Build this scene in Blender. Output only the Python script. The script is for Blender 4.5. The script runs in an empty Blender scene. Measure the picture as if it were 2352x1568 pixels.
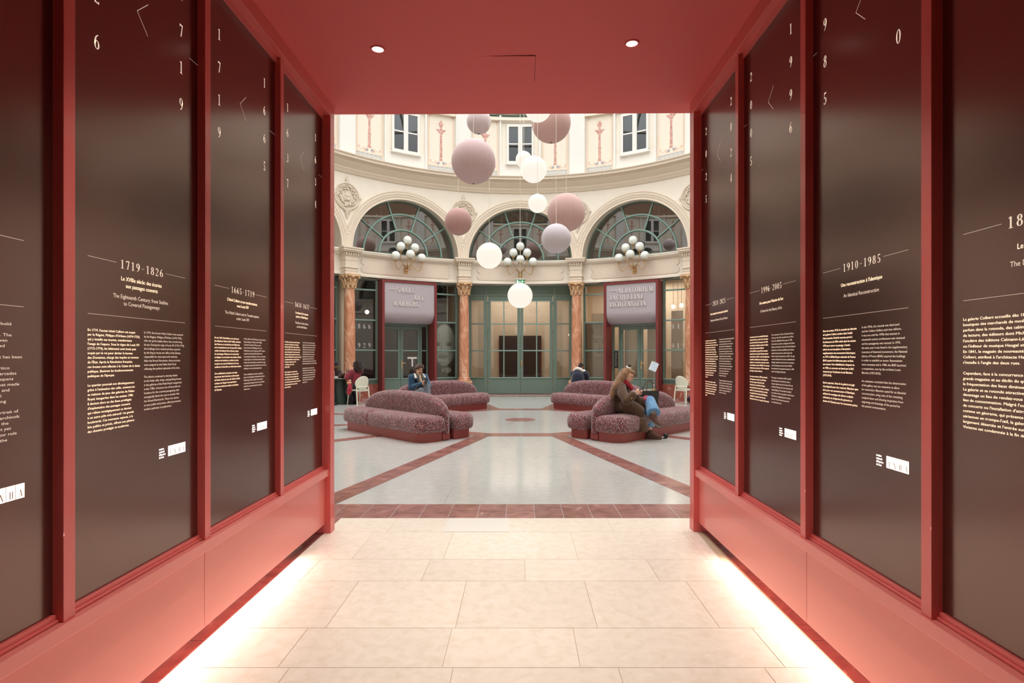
import bpy, bmesh, math, random
from math import sin, cos, pi, sqrt, radians
from mathutils import Vector, Matrix
random.seed(7)
SC = bpy.context.scene
COL = SC.collection
# ------------------------------------------------------------------ camera
FPX, VPX, VPY, EYE = 1280.0, 1195.0, 818.0, 1.42
cd = bpy.data.cameras.new('camera'); cam = bpy.data.objects.new('camera', cd); COL.objects.link(cam)
cam.location = (0, 0, EYE); cam.rotation_euler = (pi/2, 0, 0)
cd.sensor_width = 36.0; cd.lens = FPX/2352*36.0
cd.shift_x = -(VPX-1176)/2352; cd.shift_y = (VPY-784)/2352
cd.clip_start = .05; cd.clip_end = 200
SC.camera = cam
# ------------------------------------------------------------------ world, exposure
w = bpy.data.worlds.new('sky'); SC.world = w; w.use_nodes = True
bg = w.node_tree.nodes['Background']; bg.inputs[0].default_value = (.97, .985, 1.0, 1); bg.inputs[1].default_value = 1.0
# overcast sky: brighter at the zenith
_N, _L = w.node_tree.nodes, w.node_tree.links
_tc = _N.new('ShaderNodeTexCoord'); _sx = _N.new('ShaderNodeSeparateXYZ'); _mr = _N.new('ShaderNodeMapRange')
_mr.inputs[1].default_value = .25; _mr.inputs[2].default_value = 1.0; _mr.inputs[3].default_value = .6; _mr.inputs[4].default_value = 6.7
_L.new(_tc.outputs['Generated'], _sx.inputs[0]); _L.new(_sx.outputs['Z'], _mr.inputs[0]); _L.new(_mr.outputs[0], bg.inputs[1])
SC.view_settings.view_transform = 'Standard'; SC.view_settings.look = 'None'
SC.view_settings.gamma = 1.0; SC.view_settings.use_curve_mapping = False
SC.view_settings.exposure = 0.0
cy = SC.cycles
cy.max_bounces = 7; cy.diffuse_bounces = 4; cy.glossy_bounces = 4; cy.transmission_bounces = 4; cy.transparent_max_bounces = 8
cy.caustics_reflective = False; cy.caustics_refractive = False; cy.sample_clamp_indirect = 4.0
CX, CYC, RW = 0.0, 12.5, 8.0         # rotunda centre and wall radius

def area(name, loc, rot, sx, sy, power, color):
    l = bpy.data.lights.new(name, 'AREA'); l.shape = 'RECTANGLE'; l.size = sx; l.size_y = sy
    l.energy = power; l.color = color
    o = bpy.data.objects.new(name, l); COL.objects.link(o); o.location = loc; o.rotation_euler = rot
    return o
WARM = (1.0, .91, .82)
# LED strips hidden under both tunnel skirtings, washing the floor
area('led_strip_light', (-1.594, 2.05, .064), (0, radians(-104), 0), .02, 3.7, 24, WARM)
area('led_strip_light', (1.472, 2.05, .064), (0, radians(104), 0), .02, 3.7, 24, WARM)
# rooms behind the shop fronts
def lamp_in_room(th, d, z, sx, sy, p, c=WARM):
    a = radians(th)
    area('room_light', (CX+d*sin(a), CYC+d*cos(a), z), (0, 0, -a), sx, sy, p, c)
lamp_in_room(0, 11.2, 4.2, 3.0, 4.0, 90)
lamp_in_room(-30, 9.9, 4.2, 2.0, 1.5, 14)
lamp_in_room(30, 9.3, 4.2, 2.4, .8, 60)
lamp_in_room(60, 9.3, 4.2, 2.0, .8, 30)
lamp_in_room(-60, 9.9, 4.2, 2.0, 1.5, 12)

# ------------------------------------------------------------------ helpers
def lin(c):
    c /= 255.0
    return c/12.92 if c <= .04045 else ((c+.055)/1.055)**2.4
def S(r, g, b): return (lin(r), lin(g), lin(b), 1)

def mat(name, col, rough=.5, metal=0, coat=0, emit=None, es=0, spec=.5):
    m = bpy.data.materials.new(name); m.use_nodes = True
    p = m.node_tree.nodes['Principled BSDF']
    p.inputs['Base Color'].default_value = col; p.inputs['Roughness'].default_value = rough
    p.inputs['Metallic'].default_value = metal; p.inputs['Coat Weight'].default_value = coat
    p.inputs['Specular IOR Level'].default_value = spec
    if emit: p.inputs['Emission Color'].default_value = emit; p.inputs['Emission Strength'].default_value = es
    return m
def nodes(m): return m.node_tree.nodes, m.node_tree.links, m.node_tree.nodes['Principled BSDF']
def noise(m, scale, detail=4, stretch=None, distort=0, coord='Object'):
    N, L, p = nodes(m)
    tc = N.new('ShaderNodeTexCoord'); n = N.new('ShaderNodeTexNoise')
    n.inputs['Scale'].default_value = scale; n.inputs['Detail'].default_value = detail; n.inputs['Distortion'].default_value = distort
    if stretch:
        mp = N.new('ShaderNodeMapping'); mp.inputs['Scale'].default_value = stretch
        L.new(tc.outputs[coord], mp.inputs[0]); L.new(mp.outputs[0], n.inputs['Vector'])
    else: L.new(tc.outputs[coord], n.inputs['Vector'])
    return n
def ramp(m, src, stops):
    N, L, p = nodes(m); r = N.new('ShaderNodeValToRGB'); e = r.color_ramp.elements
    e[0].position, e[0].color = stops[0]; e[1].position, e[1].color = stops[-1]
    for s in stops[1:-1]: x = e.new(s[0]); x.color = s[1]
    L.new(src, r.inputs[0]); return r
def vary(m, scale, c0, c1, lo=.35, hi=.65, detail=4, stretch=None, distort=0):
    n = noise(m, scale, detail, stretch, distort); r = ramp(m, n.outputs['Fac'], [(lo, c0), (hi, c1)])
    N, L, p = nodes(m); L.new(r.outputs[0], p.inputs['Base Color']); return r
def bump(m, scale, strength=.1, dist=.01, detail=3):
    N, L, p = nodes(m); n = noise(m, scale, detail); b = N.new('ShaderNodeBump')
    b.inputs['Strength'].default_value = strength; b.inputs['Distance'].default_value = dist
    L.new(n.outputs['Fac'], b.inputs['Height']); L.new(b.outputs[0], p.inputs['Normal'])
def island(m, amount, base_out=None):
    """tile to tile tone changes"""
    N, L, p = nodes(m); g = N.new('ShaderNodeNewGeometry'); h = N.new('ShaderNodeHueSaturation')
    mr = N.new('ShaderNodeMapRange'); mr.inputs[3].default_value = 1-amount; mr.inputs[4].default_value = 1+amount*.6
    L.new(g.outputs['Random Per Island'], mr.inputs[0]); L.new(mr.outputs[0], h.inputs['Value'])
    if base_out: L.new(base_out, h.inputs['Color'])
    else: h.inputs['Color'].default_value = p.inputs['Base Color'].default_value
    L.new(h.outputs[0], p.inputs['Base Color'])

class MB:
    def __init__(s): s.v, s.f = [], []
    def add(s, vs, fs, M=None):
        o = len(s.v)
        s.v += [tuple(M @ Vector(p)) for p in vs] if M is not None else [tuple(p) for p in vs]
        s.f += [tuple(i+o for i in f) for f in fs]; return s
    def box(s, x0, x1, y0, y1, z0, z1, M=None):
        return s.add([(x0,y0,z0),(x1,y0,z0),(x1,y1,z0),(x0,y1,z0),(x0,y0,z1),(x1,y0,z1),(x1,y1,z1),(x0,y1,z1)],
                     [(0,3,2,1),(4,5,6,7),(0,1,5,4),(1,2,6,5),(2,3,7,6),(3,0,4,7)], M)
    def quad(s, a, b, c, d): return s.add([a,b,c,d], [(0,1,2,3)])
    def tube(s, path, r, n=8, M=None, caps=True):
        P = [Vector(p) for p in path]; k = len(P); rs = r if isinstance(r, (list, tuple)) else [r]*k
        vs, fs = [], []; ref = None
        for i, p in enumerate(P):
            t = (P[min(i+1,k-1)]-P[max(i-1,0)]).normalized()
            if ref is None: ref = Vector((0,0,1)) if abs(t.z) < .9 else Vector((1,0,0))
            a = (ref - t*ref.dot(t))
            if a.length < 1e-5: a = t.orthogonal()
            a.normalize(); b = t.cross(a); ref = a
            for j in range(n):
                q = 2*pi*j/n; vs.append(p+(a*cos(q)+b*sin(q))*rs[i])
        for i in range(k-1):
            for j in range(n):
                j2 = (j+1) % n; fs.append((i*n+j, i*n+j2, (i+1)*n+j2, (i+1)*n+j))
        if caps: fs.append(tuple(range(n-1,-1,-1))); fs.append(tuple((k-1)*n+j for j in range(n)))
        return s.add(vs, fs, M)
    def lathe(s, prof, n=32, M=None, close=True, a0=0, a1=2*pi):
        vs, fs = [], []; k = len(prof); full = abs(a1-a0-2*pi) < 1e-6; m = n if full else n+1
        for j in range(m):
            q = a0+(a1-a0)*j/n
            for r, z in prof: vs.append((r*sin(q), r*cos(q), z))
        for j in range(n):
            j2 = (j+1) % m
            for i in range(k-1): fs.append((j*k+i, j2*k+i, j2*k+i+1, j*k+i+1))
        if close and full:
            fs.append(tuple(j*k for j in range(n-1,-1,-1))); fs.append(tuple(j*k+k-1 for j in range(n)))
        return s.add(vs, fs, M)
    def ball(s, c, r, nu=20, nv=12, M=None):
        rx, ry, rz = r if isinstance(r, (list, tuple)) else (r, r, r)
        vs = [(0,0,-1)]+[(cos(pi*2*j/nu)*cos(-pi/2+pi*i/nv), sin(pi*2*j/nu)*cos(-pi/2+pi*i/nv), sin(-pi/2+pi*i/nv)) for i in range(1,nv) for j in range(nu)]+[(0,0,1)]
        vs = [(c[0]+x*rx, c[1]+y*ry, c[2]+z*rz) for x,y,z in vs]; e = len(vs)-1
        fs = [(0, 1+(j+1)%nu, 1+j) for j in range(nu)]
        for i in range(nv-2):
            for j in range(nu):
                a = 1+i*nu; b = a+nu; j2 = (j+1)%nu; fs.append((a+j, a+j2, b+j2, b+j))
        a = 1+(nv-2)*nu; fs += [(a+j, a+(j+1)%nu, e) for j in range(nu)]
        return s.add(vs, fs, M)
    def cap(s, p0, r0, p1, r1, n=12):
        p0, p1 = Vector(p0), Vector(p1); s.ball(p0, r0, n, 8); s.ball(p1, r1, n, 8)
        return s.tube([p0, p1], [r0, r1], n)
    def chain(s, pts, rs, n=12):
        for i in range(len(pts)-1): s.cap(pts[i], rs[i], pts[i+1], rs[i+1], n)
        return s
    def prism(s, pts, a, b, M=None):
        """polygon pts (x,z) extruded from y=a to y=b"""
        n = len(pts)
        return s.add([(x,a,z) for x,z in pts]+[(x,b,z) for x,z in pts],
                     [tuple(range(n)), tuple(range(2*n-1,n-1,-1))]+[(i,i+n,(i+1)%n+n,(i+1)%n) for i in range(n)], M)
    def build(s, name, m, parent=None, loc=(0,0,0), rot=None, smooth=None, bevel=0, fix=True):
        me = bpy.data.meshes.new(name); me.from_pydata(s.v, [], s.f)
        if fix:
            b = bmesh.new(); b.from_mesh(me); bmesh.ops.recalc_face_normals(b, faces=b.faces); b.to_mesh(me); b.free()
        if smooth is not None:
            me.shade_smooth()
            if smooth < 180: me.set_sharp_from_angle(angle=radians(smooth))
        me.materials.append(m)
        o = bpy.data.objects.new(name, me); COL.objects.link(o); o.parent = parent; o.location = loc
        if rot: o.rotation_euler = rot
        if bevel:
            md = o.modifiers.new('bevel', 'BEVEL'); md.width = bevel; md.segments = 2; md.limit_method = 'ANGLE'
        return o

def tag(o, label, cat, group=None):
    o['label'] = label; o['category'] = cat
    if group: o['group'] = group
    return o
def thing(name, label, cat, loc=(0,0,0), rotz=0, group=None):
    o = bpy.data.objects.new(name, None); COL.objects.link(o); o.empty_display_size = .1
    o.location = loc; o.rotation_euler = (0, 0, rotz); return tag(o, label, cat, group)
def struct(o): o['kind'] = 'structure'; return o
def kids(o): return [c for c in bpy.data.objects if c.parent == o]
def copy_tree(o, parent=None):
    c = o.copy(); COL.objects.link(c); c.parent = parent
    for k in list(o.children): copy_tree(k, c)
    return c
def PX(px, py, Y): return Vector(((px-VPX)*Y/FPX, Y, EYE-(py-VPY)*Y/FPX))
def bend(u, z, w=0, R=RW): a = u/R; r = R-w; return (r*sin(a), r*cos(a), z)

# ------------------------------------------------------------------ materials
M_red = mat('red_lacquer', S(207, 95, 91), .36, coat=.3)
M_redlit = mat('red_lacquer_lit', S(217, 124, 116), .36, coat=.3)  # same lacquer as the posts, light on the low boards put into the colour
M_redframe = mat('dark_red_frame', S(122, 44, 44), .42)
M_redcei = mat('red_ceiling_paint', S(206, 90, 88), .7)
M_panel = mat('dark_brown_film', S(60, 26, 23), .20); M_panel.node_tree.nodes['Principled BSDF'].inputs['IOR'].default_value = 2.25; M_panel.node_tree.nodes['Principled BSDF'].inputs['Specular Tint'].default_value = (1, .70, .61, 1)
M_text = mat('backlit_cream_text', S(225, 210, 190), .6, emit=S(245, 226, 204), es=.66)
M_hair_line = mat('backlit_fine_line', S(190, 170, 155), .6, emit=S(228, 206, 188), es=.42)
M_logo = mat('backlit_white', S(250, 245, 240), .6, emit=S(255, 246, 240), es=.95)
for _m in (M_text, M_hair_line, M_logo): _m.cycles.emission_sampling = 'NONE'
M_logoink = mat('logo_ink', S(165, 130, 110), .6)
M_cream = mat('cream_plaster', S(238, 226, 206), .7); vary(M_cream, 1.3, S(238, 231, 218), S(233, 225, 210))
M_creamdk = mat('cream_moulding', S(222, 208, 190), .65)
M_cart = mat('cartouche_plaster', S(222, 207, 190), .7)
M_relief = mat('relief_plaster', S(220, 207, 190), .75)
M_white = mat('white_paint', S(226, 223, 217), .5)
M_paint = mat('painted_panel_ground', S(228, 219, 203), .75)
M_paintline = mat('painted_tan_line', S(222, 186, 158), .8)
M_paintred = mat('painted_rose', S(196, 118, 100), .8); vary(M_paintred, 14, S(188, 138, 128), S(214, 174, 162), detail=2)
M_paintblue = mat('painted_grey_blue', S(150, 164, 178), .8)
M_paintor = mat('painted_coral', S(218, 170, 156), .8)
M_green = mat('green_frame_paint', S(104, 123, 112), .42)
M_greenlt = mat('green_bar_paint', S(128, 156, 146), .42)
M_brown = mat('brown_panel', S(150, 120, 96), .7)
M_gold = mat('gilded_brass', S(206, 172, 122), .38, .7)
M_black = mat('black_plastic', S(20, 20, 22), .4)
M_dark = mat('dark_interior', S(40, 33, 29), .8)
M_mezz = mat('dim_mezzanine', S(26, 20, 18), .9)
M_roomw = mat('interior_cream', S(214, 196, 170), .8)
M_blind = mat('beige_blind', S(222, 202, 170), .8)
M_steel = mat('brushed_steel', S(190, 190, 190), .3, .9)
M_globe = mat('opal_globe', S(232, 236, 228), .14, spec=.6)
M_lit = mat('lit_opal_globe', S(110, 102, 92), .3, emit=(1.0, .92, .82, 1), es=.9)
M_bulb = mat('lit_bulb', S(255, 245, 225), .3, emit=(1.0, .86, .66, 1), es=3)
M_sgreen = mat('exit_sign_green', S(30, 130, 80), .4, emit=S(30, 140, 85), es=.5)
M_swhite = mat('exit_sign_white', S(240, 250, 244), .4, emit=S(240, 250, 244), es=.6)
M_cap = mat('capital_stone', S(205, 170, 130), .6); vary(M_cap, 12, S(216, 182, 142), S(186, 146, 108))
M_chair = mat('off_white_plastic', S(222, 222, 204), .42)
M_plinth = mat('sofa_plinth', S(140, 62, 58), .45)

def glass(name, refl=.14, tint=(1, 1, 1, 1), rough=.0):
    m = bpy.data.materials.new(name); m.use_nodes = True; N, L = m.node_tree.nodes, m.node_tree.links
    N.remove(N['Principled BSDF']); out = N['Material Output']
    t = N.new('ShaderNodeBsdfTransparent'); t.inputs[0].default_value = tint
    g = N.new('ShaderNodeBsdfGlossy'); g.inputs['Roughness'].default_value = rough
    fr = N.new('ShaderNodeFresnel'); fr.inputs[0].default_value = 1.5
    ma = N.new('ShaderNodeMath'); ma.operation = 'MULTIPLY_ADD'; ma.inputs[1].default_value = 1.0; ma.inputs[2].default_value = refl-.04
    mx = N.new('ShaderNodeMixShader'); L.new(fr.outputs[0], ma.inputs[0]); L.new(ma.outputs[0], mx.inputs[0])
    L.new(t.outputs[0], mx.inputs[1]); L.new(g.outputs[0], mx.inputs[2]); L.new(mx.outputs[0], out.inputs[0])
    return m
M_glass = glass('shopfront_glass', .10)
M_lun = glass('lunette_glass', .26, (.8, .78, .76, 1))
M_upglass = glass('upper_window_glass', .13, (.6, .65, .66, 1))

# orange marbled columns
M_col = mat('orange_marble', S(196, 128, 92), .3, coat=.1)
_n = noise(M_col, 3.2, 8, (1, 1, .45), 2.2); _r = ramp(M_col, _n.outputs['Fac'], [(.25, S(164, 102, 76)), (.42, S(196, 134, 102)), (.55, S(212, 152, 120)), (.62, S(226, 190, 164)), (.66, S(204, 144, 112))])
nodes(M_col)[1].new(_r.outputs[0], nodes(M_col)[2].inputs['Base Color'])
# red marble
M_rmarble = mat('red_marble', S(150, 92, 80), .22)
_n = noise(M_rmarble, 5, 9, None, 1.2); _r = ramp(M_rmarble, _n.outputs['Fac'], [(.3, S(122, 76, 70)), (.5, S(146, 98, 90)), (.66, S(158, 110, 102)), (.72, S(186, 150, 142))]); island(M_rmarble, .14, _r.outputs[0])
M_dado = mat('red_marble_dado', S(158, 88, 72), .3)
_n = noise(M_dado, 7, 9, None, 1.0); _r = ramp(M_dado, _n.outputs['Fac'], [(.3, S(138, 70, 56)), (.6, S(170, 98, 82)), (.72, S(204, 160, 140))])
nodes(M_dado)[1].new(_r.outputs[0], nodes(M_dado)[2].inputs['Base Color'])
# floors
M_tile = mat('cream_limestone', S(226, 210, 184), .2)
_n = noise(M_tile, 16, 8, None, .6); _r = ramp(M_tile, _n.outputs['Fac'], [(.25, S(222, 210, 190)), (.5, S(230, 219, 203)), (.75, S(235, 225, 211))]); island(M_tile, .05, _r.outputs[0])
M_joint = mat('stone_joint', S(180, 158, 130), .6)
M_gstone = mat('pale_grey_marble', S(206, 200, 188), .13)
_n = noise(M_gstone, 11, 9, (1, 1.4, 1), .5); _r = ramp(M_gstone, _n.outputs['Fac'], [(.25, S(186, 185, 180)), (.5, S(193, 192, 187)), (.78, S(200, 199, 194))]); island(M_gstone, .035, _r.outputs[0])
# speckled sofa tweed
M_tweed = mat('speckled_tweed', S(140, 80, 84), .95, spec=.2)
N, L, p = nodes(M_tweed); tc = N.new('ShaderNodeTexCoord'); vo = N.new('ShaderNodeTexVoronoi'); vo.inputs['Scale'].default_value = 105
L.new(tc.outputs['Object'], vo.inputs['Vector']); se = N.new('ShaderNodeSeparateColor'); L.new(vo.outputs['Color'], se.inputs[0])
_r = ramp(M_tweed, se.outputs[0], [(0, S(58, 42, 50)), (.26, S(126, 80, 84)), (.50, S(154, 62, 68)), (.66, S(106, 74, 82)), (.84, S(186, 162, 158))]); _r.color_ramp.interpolation = 'CONSTANT'
L.new(_r.outputs[0], p.inputs['Base Color']); p.inputs['Sheen Weight'].default_value = .35
bu = N.new('ShaderNodeBump'); bu.inputs['Strength'].default_value = .5; bu.inputs['Distance'].default_value = .01; L.new(vo.outputs['Distance'], bu.inputs['Height']); L.new(bu.outputs[0], p.inputs['Normal'])
def fabric(name, c0, c1):
    m = mat(name, c0, .95, spec=.15); vary(m, 30, c0, c1, detail=3, stretch=(1, 1, .25)); m.node_tree.nodes['Principled BSDF'].inputs['Sheen Weight'].default_value = .3; bump(m, 7, .4, .04, 4); return m
# ------------------------------------------------------------------ lettering
def arcpts(cx, cy, rx, ry, a0, a1, wt, wn, n=14):
    pts = []
    out, inn = [], []
    for i in range(n+1):
        a = radians(a0+(a1-a0)*i/n); c, s = cos(a), sin(a); w = wn+(wt-wn)*abs(c)**1.6
        nx, ny = c*ry, s*rx; l = sqrt(nx*nx+ny*ny); nx, ny = nx/l, ny/l
        x, y = cx+rx*c, cy+ry*s
        out.append((x+nx*w/2, y+ny*w/2)); inn.append((x-nx*w/2, y-ny*w/2))
    return [[out[i], out[i+1], inn[i+1], inn[i]] for i in range(n)]
TK, TN = .135, .04
def gR(x0, y0, x1, y1): return [[(x0,y0),(x1,y0),(x1,y1),(x0,y1)]]
def gL(x0, y0, x1, y1, w): return [[(x0-w/2,y0),(x0+w/2,y0),(x1+w/2,y1),(x1-w/2,y1)]]
def gA(*a): return arcpts(*a, TK, TN)
def stem(x, y0=0, y1=1, ser=True, w=TK):
    g = gR(x-w/2, y0, x+w/2, y1)
    if ser: g += gR(x-w/2-.07, y0, x+w/2+.07, y0+.035)+gR(x-w/2-.07, y1-.035, x+w/2+.07, y1)
    return g
def flip(g, wd): return [[(wd-x, 1-y) for x, y in p] for p in g]
GL = {}
six = gA(.23,.3,.165,.28,0,360)+arcpts(.40,.34,.335,.64,95,182,TK,TN)
GL['0'] = (gA(.23,.5,.17,.48,0,360), .46)
GL['1'] = (gR(.17,0,.30,1)+[[(.17,1),(.05,.88),(.05,.85),(.17,.9)]]+gR(.06,0,.41,.035), .46)
GL['2'] = (arcpts(.22,.74,.15,.24,170,-35,TK,TN)+[[(.29,.56),(.41,.64),(.12,.09),(.03,.02)]]+gR(.03,0,.42,.09)+gR(.385,.05,.42,.2), .46)
GL['3'] = (arcpts(.2,.75,.14,.23,150,-90,TK,TN)+arcpts(.2,.27,.17,.25,90,-150,TK,TN), .46)
GL['4'] = (gR(.26,0,.38,1)+gL(.04,.3,.3,1,.05)+gR(.02,.27,.46,.32)+gR(.18,0,.46,.03), .46)
GL['5'] = (gR(.1,.88,.4,1)+gR(.09,.5,.13,1)+arcpts(.2,.3,.17,.28,125,-150,TK,TN), .46)
GL['6'] = (six, .46); GL['9'] = (flip(six, .46), .46)
GL['7'] = (gR(.04,.89,.43,1)+gR(.04,.76,.07,1)+[[(.35,.95),(.43,.95),(.27,0),(.15,0)]], .46)
GL['8'] = (gA(.23,.75,.13,.23,0,360)+gA(.23,.27,.165,.255,0,360), .46)
GL['-'] = (gR(.04,.44,.42,.475), .46); GL[' '] = ([], .3)
GL['A'] = (gL(.1,0,.3,1,.045)+gL(.52,0,.32,1,TK)+gR(.16,.3,.46,.34)+gR(.02,0,.2,.03)+gR(.4,0,.64,.03), .64)
GL['B'] = (stem(.12)+arcpts(.22,.76,.2,.222,90,-90,TK,TN)+arcpts(.24,.275,.22,.257,90,-90,TK,TN)+gR(.15,.965,.25,1)+gR(.15,.5,.25,.54)+gR(.15,0,.25,.036), .54)
GL['C'] = (arcpts(.3,.5,.23,.48,48,312,TK,TN)+gR(.45,.68,.49,.98)+gR(.45,.02,.49,.3), .56)
GL['D'] = (stem(.12)+arcpts(.22,.5,.27,.48,90,-90,TK,TN)+gR(.15,.96,.24,1)+gR(.15,0,.24,.04), .6)
GL['E'] = (stem(.12)+gR(.15,.96,.46,1)+gR(.15,0,.48,.04)+gR(.15,.49,.36,.53)+gR(.43,.76,.46,1)+gR(.45,0,.48,.24)+gR(.34,.42,.37,.6), .52)
GL['G'] = (arcpts(.3,.5,.23,.48,48,300,TK,TN)+gR(.45,.68,.49,.98)+gR(.4,0,.53,.4)+gR(.33,.38,.6,.41), .62)
GL['H'] = (stem(.12)+stem(.5)+gR(.15,.49,.47,.53), .62)
GL['I'] = (stem(.15), .3)
GL['J'] = (stem(.26,.2,1)+arcpts(.13,.15,.13,.13,0,-150,TK,TN), .38)
GL['L'] = (stem(.12)+gR(.15,0,.46,.04)+gR(.43,0,.46,.26), .5)
GL['M'] = (stem(.08,w=.045)+stem(.66)+gL(.36,.0,.14,1,.12)+gL(.37,0,.62,1,.045), .78)
GL['N'] = (stem(.08,w=.045)+stem(.52,w=.045)+[[(.02,1),(.17,1),(.55,0),(.42,0)]], .62)
GL['O'] = (gA(.3,.5,.235,.48,0,360), .6)
GL['Q'] = (gA(.3,.5,.235,.48,0,360)+gL(.5,-.2,.3,.08,.1), .6)
GL['R'] = (stem(.12)+arcpts(.22,.75,.2,.232,90,-90,TK,TN)+gR(.15,.965,.25,1)+gR(.15,.49,.25,.53)+gL(.5,0,.28,.5,.12), .58)
GL['S'] = (arcpts(.23,.75,.155,.23,35,270,TK,TN)+arcpts(.23,.28,.165,.255,90,-145,TK,TN)+gR(.38,.72,.41,.98)+gR(.04,.02,.07,.3), .48)
GL['T'] = (stem(.26)+gR(.02,.96,.5,1)+gR(.02,.74,.05,1)+gR(.47,.74,.5,1), .52)
GL['U'] = (gR(.06,.3,.19,1)+gR(.46,.3,.5,1)+arcpts(.3,.28,.18,.26,180,360,.13,.05)+gR(0,.965,.26,1)+gR(.4,.965,.57,1), .58)
GL['W'] = (gL(.22,0,.08,1,.12)+gL(.22,0,.38,.9,.045)+gL(.54,0,.4,1,.12)+gL(.54,0,.7,1,.045)+gR(0,.965,.18,1)+gR(.3,.965,.5,1)+gR(.62,.965,.78,1), .78)
GL['Y'] = (stem(.3,0,.5,False)+gL(.3,.45,.1,1,.12)+gL(.3,.45,.5,1,.045)+gR(.23-.07,0,.37+.07,.035)+gR(0,.965,.2,1)+gR(.4,.965,.6,1), .6)

def serif(text, size, track=.12, wscale=1.0):
    """polygons of a line of serif lettering, and its width"""
    out, x = [], 0
    for ch in text:
        g, wd = GL[ch]; out += [[((x+px*wscale)*size, py*size) for px, py in p] for p in g]; x += wd*wscale+track
    return out, (x-track)*size

TXT = {}
def prep_text(strings):
    obs = []
    for s, bold in strings:
        if not s or (s, bold) in TXT: continue
        c = bpy.data.curves.new('t', 'FONT'); c.body = s; c.size = 1; c.resolution_u = 2; c.fill_mode = 'FRONT'
        o = bpy.data.objects.new('t', c); COL.objects.link(o); obs.append((s, bold, o, c)); TXT[(s, bold)] = None
    dg = bpy.context.evaluated_depsgraph_get()
    for s, bold, o, c in obs:
        e = o.evaluated_get(dg); me = e.to_mesh()
        vs = [(v.co.x, v.co.y) for v in me.vertices]; fs = [tuple(p.vertices) for p in me.polygons]
        if bold:      # heavier weight: strokes widened sideways and a little upwards
            n_ = len(vs); fs = fs+[tuple(i+n_ for i in f) for f in fs]+[tuple(i+2*n_ for i in f) for f in fs]; vs = [(x-.014, y-.006) for x, y in vs]+[(x+.014, y+.006) for x, y in vs]+vs
        TXT[(s, bold)] = (vs, fs, max([v[0] for v in vs] or [0])); e.to_mesh_clear()
    for s, bold, o, c in obs: bpy.data.objects.remove(o); bpy.data.curves.remove(c)

P1F = ["En 1719, l'ancien hôtel Colbert est acquis","par le Régent, Philippe d'Orléans (1674-1723),","qui y installe ses écuries, transformant","l'usage de l'espace. Sous le règne de Louis XV","(1715-1774), les bâtiments sont loués puis","acquis par le roi pour abriter le bureau","des Domaines, chargé des impôts et revenus","de l'État. Après la Révolution française,","ces locaux sont affectés à la Caisse de la dette","publique, illustrant les bouleversements","politiques de l'époque.","","Le quartier poursuit son développement","grâce à l'animation des cafés, commerces","et maisons de jeux des galeries du Palais-","Royal, inaugurées dans les années 1780.","Il devient alors un des lieux privilégiés","d'implantation des passages couverts","qui relient stratégiquement ce dernier","à un autre pôle très attractif : les grands","boulevards. Ces nouveaux espaces, à la","fois publics et privés, offrent aux piétons","des chemins protégés et modernes."]
P1E = ["In 1719, the former Hôtel Colbert was acquired","by the Regent, Philippe d'Orléans (1674-1723),","who set up his stables there, thus transforming","its use. During the reign of Louis XV (1715-1774),","the buildings were rented and then acquired","by the king to house the office of the Estates,","responsible for state taxes and revenues.","After the French Revolution, these premises","were assigned to the Public Debt Fund,","reflecting the political upheavals of the time.","","The district continued to develop thanks","to the lively cafés, shops, and gambling houses","in the galleries of the Palais-Royal, inaugurated","in the 1780s. It became one of the preferred","locations for the covered passageways that","strategically linked the area to another hub,","the Grands Boulevards. These new spaces,","at once public and private, offered protected,","modern pathways to pedestrians."]
P2F = ["En mai 1665, l'hôtel Bautru est acheté par","Jean-Baptiste Colbert (1619-1683), intendant","des Finances et surintendant des Bâtiments,","arts et manufactures du roi Louis XIV. Colbert","confie à l'architecte Pierre Bréau la tâche","de réaménager l'hôtel pour le moderniser","et l'adapter à ses fonctions de ministre. Bréau","renforce les fondations, surélève les ailes","et ajoute un corps de bâtiment sur la rue,","conférant à l'ensemble une allure plus austère.","","Ces modifications marquent une étape","importante dans l'évolution architecturale","de l'hôtel. Après la mort de Colbert, l'hôtel","continue de changer de propriétaires,","selon les évolutions sociales et politiques","de l'époque."]
P2E = ["In May 1665, the Hôtel Bautru was purchased","by Jean-Baptiste Colbert (1619-1683),","Controller General of Finances and","Superintendent of Buildings, Arts, and","Manufactures under King Louis XIV. Colbert","tasked the architect Pierre Bréau with","renovating the building in order to modernize","it and adapt it to his ministerial duties. Bréau","reinforced the foundations, elevated its wings,","and added architectural elements on the street,","lending it a more austere appearance.","","These modifications marked a significant","step in the building's architectural evolution.","Following Colbert's death, the property","successively changed owners in accordance","with the social and political evolutions","of the times."]
P3F = ["En 1634, la rue Neuve des Petits-Champs","est ouverte à l'initiative du cardinal de","Richelieu (1585-1642), ministre d'État du","roi Louis XIII. Cette rue fait partie du vaste","projet d'urbanisation du nouveau quartier","du Palais-Cardinal, aujourd'hui connu sous","le nom de Palais-Royal. La parcelle est acquise","par Guillaume Bautru, comte de Serrant,","et l'hôtel est édifié entre 1634","et 1637 par Louis Le Vau","(1612-1670).","","Situé à l'angle de la rue Neuve des","Petits-Champs et rue Vivienne, l'hôtel","se compose d'un corps de logis entre","cour et jardin, avec une façade soignée","et des ailes encadrant une vaste cour pavée.","Cet ensemble fait la renommée du","jeune architecte."]
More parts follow.
